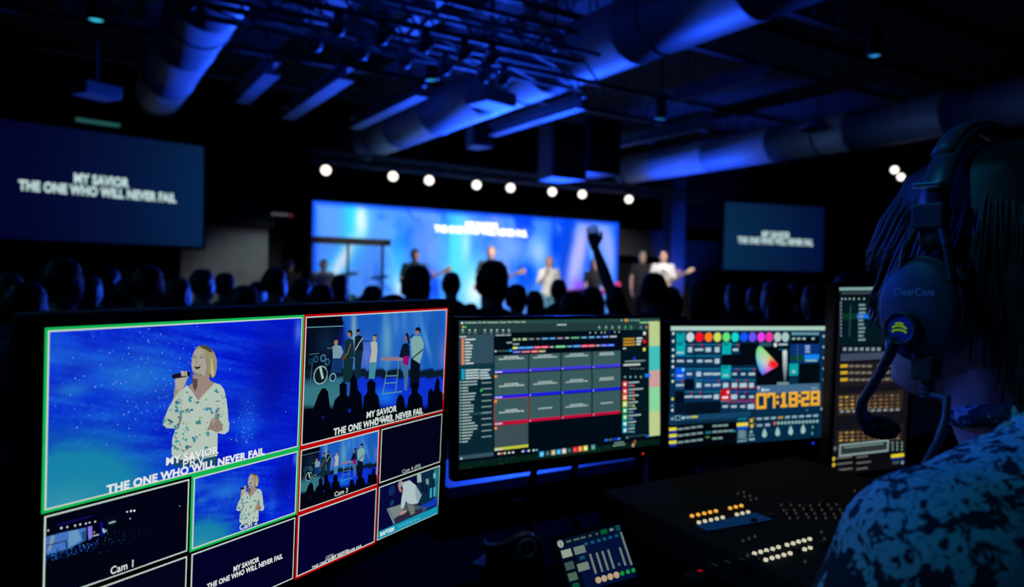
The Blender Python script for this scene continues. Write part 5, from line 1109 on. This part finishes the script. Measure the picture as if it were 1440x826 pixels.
for row in range(4):
    for k in range(7): KEYS.append(((800+52*k+rk.uniform(-6, 6)+14*row, 372+24*row-6*k+rk.uniform(-4, 4)+14*k*.4), E_dm))
KEYS += [(p, E_dm) for p in ((552,305),(585,297),(590,322),(620,318),(655,333),(625,340),(580,572),(615,560),(648,548),(1022,522),(1040,560),(1170,380),(1210,290),(608,655),(930,690))]
for p, m in KEYS:
    q = ctop(*kc(*p)); s = .003 if m is not E_dm else .0019
    obj('lit_key' if m is not E_dm else 'key', box(B(), q.x-s, q.y-s, q.z-.001, q.x+s, q.y+s, q.z+.005, .0012), m, t)
qa, qb, qd = ctop(*kc(380, 515)), ctop(*kc(722, 440)), ctop(*kc(660, 425))
b = B(); b.faces.new([b.verts.new(v + Vector((0, 0, .002))) for v in (qa, qb + Vector((0, -.012, 0)), qb + Vector((0, .03, .001)), qa + Vector((0, .03, .001)))]); bmesh.ops.solidify(b, geom=b.faces[:], thickness=.003)
obj('touch_strip', b, emat('strip_reflection', (8, 44, 84), .8), t)  # blue reflection on the strip put in as its own glow
for k in range(10):
    q = ctop(1005 + 19*k, 800 - 4.2*k); obj('fader', box(B(), q.x-.004, q.y-.007, q.z-.002, q.x+.004, q.y+.007, q.z+.006, .0012), M_black, t)
for k in range(5):
    q = ctop(1060 + 24*k, 735 - 6*k); obj('encoder_knob', lathe(B(), [(.006, -.002), (.006, .006), (.005, .008)], 16, Matrix.Translation(q)), M_black, t, True)
# ---- small things on the desk
p = onz(722, 792, DZ); t = thing('tape_dispenser', 'small dark tape dispenser on the desk left of the tablet', 'tape dispenser', (p.x, p.y, DZ), -.5)
b = B(); pf = [(-.05, 0), (.05, 0), (.052, .03), (.046, .045), (.034, .054), (.02, .055), (.004, .05), (-.012, .04), (-.03, .036), (-.052, .036)]
f0 = [b.verts.new((x, -.013, z)) for x, z in pf]; f1 = [b.verts.new((x, .013, z)) for x, z in pf]; b.faces.new(f0); b.faces.new(f1[::-1])
for i in range(len(pf)): b.faces.new((f0[i], f0[(i+1) % len(pf)], f1[(i+1) % len(pf)], f1[i]))
bmesh.ops.bevel(b, geom=b.edges[:], offset=.002, segments=2, affect='EDGES'); obj('body', b, mat('dispenser_plastic', (.05, .055, .06), .35), t)
b = B(); torus(b, (.024, -.015, .032), .015, .005, (0, 1, 0), 24, 8); obj('tape_roll', b, mat('clear_tape', (.2, .22, .22), .3), t, True)
obj('blade', box(B(), -.055, -.012, .03, -.051, .012, .04, .0008), M_steel, t)
p = onz(682, 790, DZ); t = thing('paper_slip', 'small folded paper slip on the desk beside the tape dispenser', 'paper', (p.x, p.y, DZ), .6)
obj('sheet', box(B(), -.03, -.014, 0, .03, .014, .003, .0008), mat('dull_paper', (.18, .19, .2), .9), t)
obj('fold', box(B(), -.03, -.014, .003, .0, .012, .005, .0008), mat('dull_paper', (.18, .19, .2), .9), t)

p = onz(690, 706, DZ); q = onz(655, 707, DZ); t = thing('cable', 'thin dark cable running across the desk under the riser', 'cable', (0, 0, 0))
obj('cord', tube(B(), [Vector((q.x - .05, q.y, DZ + .004)), Vector((q.x, q.y, DZ + .004)), Vector((p.x, p.y + .01, DZ + .004)), onz(712, 694, DZ + .004), onz(735, 684, DZ + .004)], .004, 8), M_steel, t, True)
p = onz(732, 700, DZ); t = thing('notepad', 'small pale notepad on the desk catching blue light', 'notepad', (p.x, p.y, DZ), .2)
obj('pages', box(B(), -.035, -.018, 0, .035, .018, .006, .001), M_white, t); obj('cover_board', box(B(), -.036, -.019, 0, .036, .019, .0015), M_steel, t)
p = onz(1021, 672, DZ); t = thing('mobile_phone', 'phone leaning upright on the desk, edge lit blue', 'phone', (p.x, p.y, DZ), .9)
b = B(); box(b, -.006, -.035, .001, .006, .035, .1, .004); bmesh.ops.rotate(b, verts=b.verts[:], cent=(0, 0, 0), matrix=Matrix.Rotation(-.25, 3, 'X')); obj('case', b, mat('blue_case', (.05, .12, .5), .3), t)
b = B(); box(b, -.05, -.03, 0, .05, .03, .012, .004); obj('stand', b, M_black, t)
p = onz(985, 816, DZ); t = thing('usb_hub', 'small black hub with a red light at the bottom edge', 'usb hub', (p.x, p.y, DZ), .3)
obj('case', box(B(), -.03, -.018, 0, .03, .018, .016, .003), M_black, t)
for k in range(3): obj('red_light', box(B(), -.006+.004*k, -.003, .0155, -.0052+.004*k, .004, .0168), emat('hub_red', (150, 14, 14)), t)

# ------------------------------------------------------------------ the operator with the headset
hc_w = c2w(.460, 0, .694); OZ = 1.70; orz = 0.0
OP = Matrix.Translation((hc_w.x, hc_w.y, 0)) @ Matrix.Rotation(orz, 4, 'Z'); OPI = OP.inverted()
HC = Vector((0, 0, OZ)); lo = lambda px, py, d: OPI @ at(px, py, d)
t = thing('person', 'operator in a teal leaf-print shirt, dark hair and headset, seen from behind', 'person', (hc_w.x, hc_w.y, 0), orz)
TOR = [((0, -.16, .9), (.16, .11)), ((0, -.19, 1.0), (.155, .11)), ((0, -.19, 1.15), (.165, .12)), ((0, -.16, 1.3), (.19, .13)), ((0, -.125, 1.42), (.205, .125)), ((0, -.1, 1.505), (.178, .105)), ((0, -.08, 1.56), (.128, .088)), ((0, -.055, 1.585), (.078, .068))]
ARM = {-1: [(-.1, -.09, 1.52), (-.198, -.07, 1.485), (-.262, -.04, 1.36), (-.285, .0, 1.25), (-.2, .12, 1.222), (-.08, .225, 1.205)], 1: [(.1, -.09, 1.5), (.185, -.08, 1.465), (.255, -.03, 1.36), (.3, .0, 1.26), (.35, .08, 1.232), (.37, .17, 1.218)]}
def otorso(b, g): tube(b, [p for p, r in TOR], [(r[0]+g, r[1]+g) for p, r in TOR], 28, True, (1, 0, 0))
b = B(); otorso(b, 0)
tube(b, [(0, -.06, 1.53), (0, -.03, 1.58), (0, -.015, 1.66)], [.062, .056, .058], 16)
head_rings(b, HC, 1.0, 32); face_bits(b, HC)
for s in (-1, 1):
    tube(b, ARM[s], [.06, .062, .052, .043, .044, .027], 14); ball(b, Vector(ARM[s][1]), .064, 12)
    hx = s*.09; tube(b, [(hx, -.15, .92), (hx*1.1, -.1, .72), (hx*1.1, -.06, .5), (hx*1.12, -.08, .34), (hx*1.12, -.1, .09)], [.09, .082, .058, .056, .038], 14); tube(b, [(hx*1.12, -.13, .04), (hx*1.2, -.02, .04), (hx*1.25, .08, .03)], [(.035, .036), (.042, .03), (.035, .02)], 10, True, (1, 0, 0))
b = remeshed(b, .007, 4)
hand(b, Vector(ARM[-1][-1]), (.8, .6, -.03), (0, 0, -1), (.5, -.8, 0), .3); hand(b, Vector(ARM[1][-1]), (.1, 1, -.05), (0, 0, -1), (-1, 0, 0), .4)
obj('body', b, mat('operator_skin', (.55, .33, .27), .5, 0, 60, .12), t, True)
# shirt with a leaf print
ms = bpy.data.materials.new('leaf_print_shirt'); ms.use_nodes = True; nt = ms.node_tree; bs = nt.nodes['Principled BSDF']; bs.inputs['Roughness'].default_value = .85
tc = nt.nodes.new('ShaderNodeTexCoord'); n1 = nt.nodes.new('ShaderNodeTexNoise'); n1.inputs['Scale'].default_value = 64; n1.inputs['Detail'].default_value = 3; n1.inputs['Distortion'].default_value = 2.2
n2 = nt.nodes.new('ShaderNodeTexNoise'); n2.inputs['Scale'].default_value = 30; n2.inputs['Detail'].default_value = 2; n2.inputs['Distortion'].default_value = 1.2
add = nt.nodes.new('ShaderNodeMath'); add.operation = 'ADD'; ra = nt.nodes.new('ShaderNodeValToRGB'); ra.color_ramp.interpolation = 'CONSTANT'
e = ra.color_ramp.elements; e[0].position = 0; e[0].color = (.012, .02, .035, 1); e[1].position = .485; e[1].color = (.04, .12, .16, 1); x = e.new(.505); x.color = (.42, .62, .66, 1); x = e.new(.59); x.color = (.28, .48, .54, 1); x = e.new(.64); x.color = (.2, .02, .05, 1)
x = e.new(.66); x.color = (.36, .55, .6, 1)
md = nt.nodes.new('ShaderNodeMath'); md.operation = 'MULTIPLY'; md.inputs[1].default_value = .5
nt.links.new(tc.outputs['Object'], n1.inputs['Vector']); nt.links.new(tc.outputs['Object'], n2.inputs['Vector']); nt.links.new(n1.outputs[0], add.inputs[0]); nt.links.new(n2.outputs[0], add.inputs[1]); nt.links.new(add.outputs[0], md.inputs[0]); nt.links.new(md.outputs[0], ra.inputs[0]); nt.links.new(ra.outputs[0], bs.inputs['Base Color'])
b = B(); otorso(b, .016)
for s in (-1, 1): tube(b, ARM[s][:4] + [Vector(ARM[s][3]).lerp(Vector(ARM[s][4]), .4)], [.072, .078, .07, .06, .056], 16); ball(b, Vector(ARM[s][1]), .08, 14)
obj('shirt', remeshed(b, .009, 4), ms, t, True)
b = B(); torus(b, (0, -.055, 1.59), .073, .01, (0, .25, 1), 32, 8); obj('collar', b, ms, t, True)
b = B(); tube(b, [(0, -.17, .84), (0, -.165, .95), (0, -.18, 1.03)], [(.165, .115), (.178, .126), (.16, .12)], 20, True, (1, 0, 0))
for s in (-1, 1): hx = s*.09; tube(b, [(hx, -.15, .93), (hx*1.1, -.1, .72), (hx*1.1, -.06, .5), (hx*1.12, -.08, .34), (hx*1.12, -.095, .08)], [.1, .092, .07, .068, .06], 14)
obj('trousers', remeshed(b, .012, 2), mat('dark_denim', (.015, .02, .035), .9), t, True)
for s in (-1, 1): hx = s*.09; b = B(); tube(b, [(hx*1.1, -.165, .045), (hx*1.12, -.12, .05), (hx*1.2, -.02, .045), (hx*1.25, .1, .03)], [(.03, .035), (.042, .049), (.049, .04), (.035, .025)], 12, True, (1, 0, 0)); obj('shoe', b, M_black, t, True)
# hair: a cap and many locks
rh = random.Random(8); b = B()
head_rings(b, HC, 1.0, 28, .013, [(.118, .012, .012, -.02), (.112, .036, .03, -.05), (.095, .057, .062, -.077), (.065, .0705, .08, -.096), (.035, .0755, .07, -.103), (0, .0765, -.005, -.101), (-.04, .073, -.03, -.102), (-.08, .072, -.036, -.104), (-.115, .066, -.045, -.1), (-.14, .045, -.055, -.09)])
b = remeshed(b, .008, 2)
def skull(az, el):
    ce = math.cos(el); y = math.cos(az); x = math.sin(az)
    return Vector((x*.077*ce, -.006 + y*(.098 if y > 0 else .098)*ce, .118*math.sin(el)))
for i in range(1500):
    az = rh.uniform(-math.pi, math.pi); fr_ = abs(az)
    if fr_ < .95: end = rh.uniform(.012, .035); 
    elif fr_ < 1.9: end = rh.uniform(-.045, -.015)
    else: end = -.05 - .085*min(1, (fr_ - 1.9)/.7) + rh.uniform(-.02, .02)
    off = rh.uniform(.012, .0185); wv = rh.uniform(-.16, .16); pts = []; a2 = az
    for k in range(9):
        el = math.radians(82 - 82*k/6) if k < 7 else 0
        a2 = az + (.22*math.sin(k*.5) * (1 if az < 0 else -1)*-1 if fr_ < 1.5 else 0) + wv*k/8
        p = skull(a2, max(el, -.1)); p += p.normalized()*off
        if k >= 7: p.z = end*(k-6)/2
        if p.z < end: p.z = end
        p += Vector((rh.uniform(-.002, .002), rh.uniform(-.002, .002), 0)); pts.append(HC + p)
        if pts[-1].z <= HC.z + end + 1e-4: break
    n = len(pts); 
    if n < 3: continue
    tube(b, pts, [.0021]*(n-2) + [.0017, .0006], 5)
obj('hair', b, mat('dark_brown_hair', (.016, .011, .008), .5, 0, 120, .5), t, True)

# headset worn by the operator
t = thing('headset', 'black single-piece headset with boom microphone on the operator', 'headset', (hc_w.x, hc_w.y, 0), orz)
M_hs = mat('headset_plastic', (.05, .055, .065), .38, 0, 60, .15); M_vin = mat('ear_vinyl', (.07, .08, .09), .45, 0, 40, .2); M_cup = mat('cup_shell', (.06, .075, .11), .5, 0, 60, .1)
b = B(); pts = []; 
for k in range(25):
    a = math.radians(-8 + 196*k/24); pts.append(HC + Vector((-.103*math.cos(a), .008*math.sin(a) - .002, .045 + .106*math.sin(a))))
tube(b, pts, [(.013, .0045)]*25, 10, True, (0, 1, 0)); hb = obj('headband', b, M_hs, t, True)
b = B(); tube(b, [p + Vector((0, .003, .0045)) for p in pts[6:19]], [(.0105, .005)]*13, 10, True, (0, 1, 0)); obj('band_pad', b, M_vin, hb, True)
obj('band_clip', box(B(), -.1145, -.012, OZ + .085, -.099, .012, OZ + .09, .001), mat('clip_chrome', (.7, .75, .78), .2, .9), hb)
for s in (-1, 1):
    c = HC + Vector((s*.1, .006, -.022)); sq = Matrix.Translation(c) @ Matrix.Diagonal((1, .8, 1, 1)) @ Matrix.Rotation(s*math.pi/2, 4, 'Y')
    cup = obj('ear_cup', lathe(B(), [(.03, -.012), (.044, -.006), (.047, .002), (.044, .011), (.038, .015), (.012, .017)], 36, sq), M_cup, t, True)
    b = B(); torus(b, (0, 0, 0), .041, .0095, (0, 0, 1), 36, 10); bmesh.ops.transform(b, matrix=Matrix.Translation(c + Vector((-s*.009, 0, 0))) @ Matrix.Diagonal((1, .82, 1, 1)) @ Matrix.Rotation(s*math.pi/2, 4, 'Y'), verts=b.verts[:]); obj('ear_cushion', b, M_vin, cup, True)
    b = B(); torus(b, (0, 0, 0), .0455, .0028, (0, 0, 1), 36, 8); bmesh.ops.transform(b, matrix=Matrix.Translation(c + Vector((s*.006, 0, 0))) @ Matrix.Diagonal((1, .82, 1, 1)) @ Matrix.Rotation(s*math.pi/2, 4, 'Y'), verts=b.verts[:]); obj('cup_rim', b, M_hs, cup, True)
    b = B()
    for dy in (-.018, .018): tube(b, [HC + Vector((s*.105, dy*.5, .055)), HC + Vector((s*.112, dy, .035)), HC + Vector((s*.11, dy*1.3, .005))], [(.004, .003)]*3, 8)
    box(b, min(s*.1, s*.112), -.014, OZ + .05, max(s*.1, s*.112), .014, OZ + .072, .002); obj('yoke', b, M_hs, cup)
    if s < 0:
        # writing on the cup
        v, f = glyphs('ClearCom', .01); x0, x1 = v[:, 0].min(), v[:, 0].max(); b = B(); Lw = .036
        vs_ = [b.verts.new(c + Vector((-.0174, .0 + .018 - (q[0]-x0)/(x1-x0)*Lw, .012 + q[1]/.72*.0065))) for q in v]
        for q in f:
            try: b.faces.new([vs_[i] for i in q])
            except ValueError: pass
        obj('lettering', b, mat('faint_letters', (.5, .58, .7), .5), cup)
        pv = c + Vector((-.018, .0075, -.018)); pm = Matrix.Translation(pv) @ Matrix.Rotation(-math.pi/2, 4, 'Y')
        piv = obj('boom_pivot', lathe(B(), [(.016, -.006), (.016, .004), (.0145, .0075), (.0125, .0078), (.0125, .0055)], 28, pm), M_hs, t, True)
        obj('badge', lathe(B(), [(.0122, .0045), (.0122, .0062), (.006, .0066)], 24, pm), mat('badge_blue', (.02, .06, .5), .3), piv)
        b = B()
        for k, (rr, z0) in enumerate(((.0075, -.001), (.0075, -.0045), (.004, .003))):
            tube(b, [pv + Vector((-.0072, -rr*math.cos(a_)*.9, z0 + rr*.45*math.sin(a_))) for a_ in [.3 + 2.4*i/8 for i in range(9)]], .0009, 6)
        obj('badge_mark', b, emat('badge_green', (120, 180, 40), .5), piv)
        bp = [pv + Vector((-.004, .006, -.008)), lo(1252, 498, .648), lo(1236, 528, .672), lo(1222, 550, .695), lo(1212, 566, .715), lo(1211, 578, .722), lo(1217, 592, .728)]
        obj('boom_arm', tube(B(), bp, [(.0065, .005), (.0055, .0045), .0045, .0045, .0045, .006, .0075], 12), M_hs, t, True)
        mc = lo(1238, 602, .735); b = B(); ball(b, mc, (.0135, .0185, .0115), 18, Matrix.Rotation(.5, 3, 'Z'))
        for v_ in b.verts: v_.co += (v_.co - mc).normalized()*rng.normal(0, .0004)
        obj('foam_windscreen', b, mat('black_foam', (.006, .006, .007), .95, 0, 300, .3, .5), t, True)
        obj('microphone', tube(B(), [bp[-1], bp[-1].lerp(mc, .6)], [.0075, .009], 12), M_black, t, True)
        cp = c + Vector((-.004, -.006, -.046)); obj('plug_block', box(B(), cp.x-.01, cp.y-.011, cp.z-.018, cp.x+.008, cp.y+.009, cp.z+.006, .003), M_hs, t)
        b = B(); cb = [cp + Vector((0, -.002, -.014)), cp + Vector((0, -.003, -.03)), lo(1332, 560, .615), lo(1330, 590, .612), lo(1319, 622, .605), lo(1303, 650, .597), lo(1290, 690, .585)]
        cab = obj('cord', tube(b, cb, .0032, 10), M_hs, t, True)
        b = B(); tube(b, [cp + Vector((0, -.002, -.016)), cp + Vector((0, -.003, -.034))], [.0055, .0045], 12)
        for k in range(4): torus(b, cp + Vector((0, -.002, -.02 - .004*k)), .0052, .0012, (0, 0, 1), 16, 6)
        obj('strain_relief', b, M_hs, cab, True)
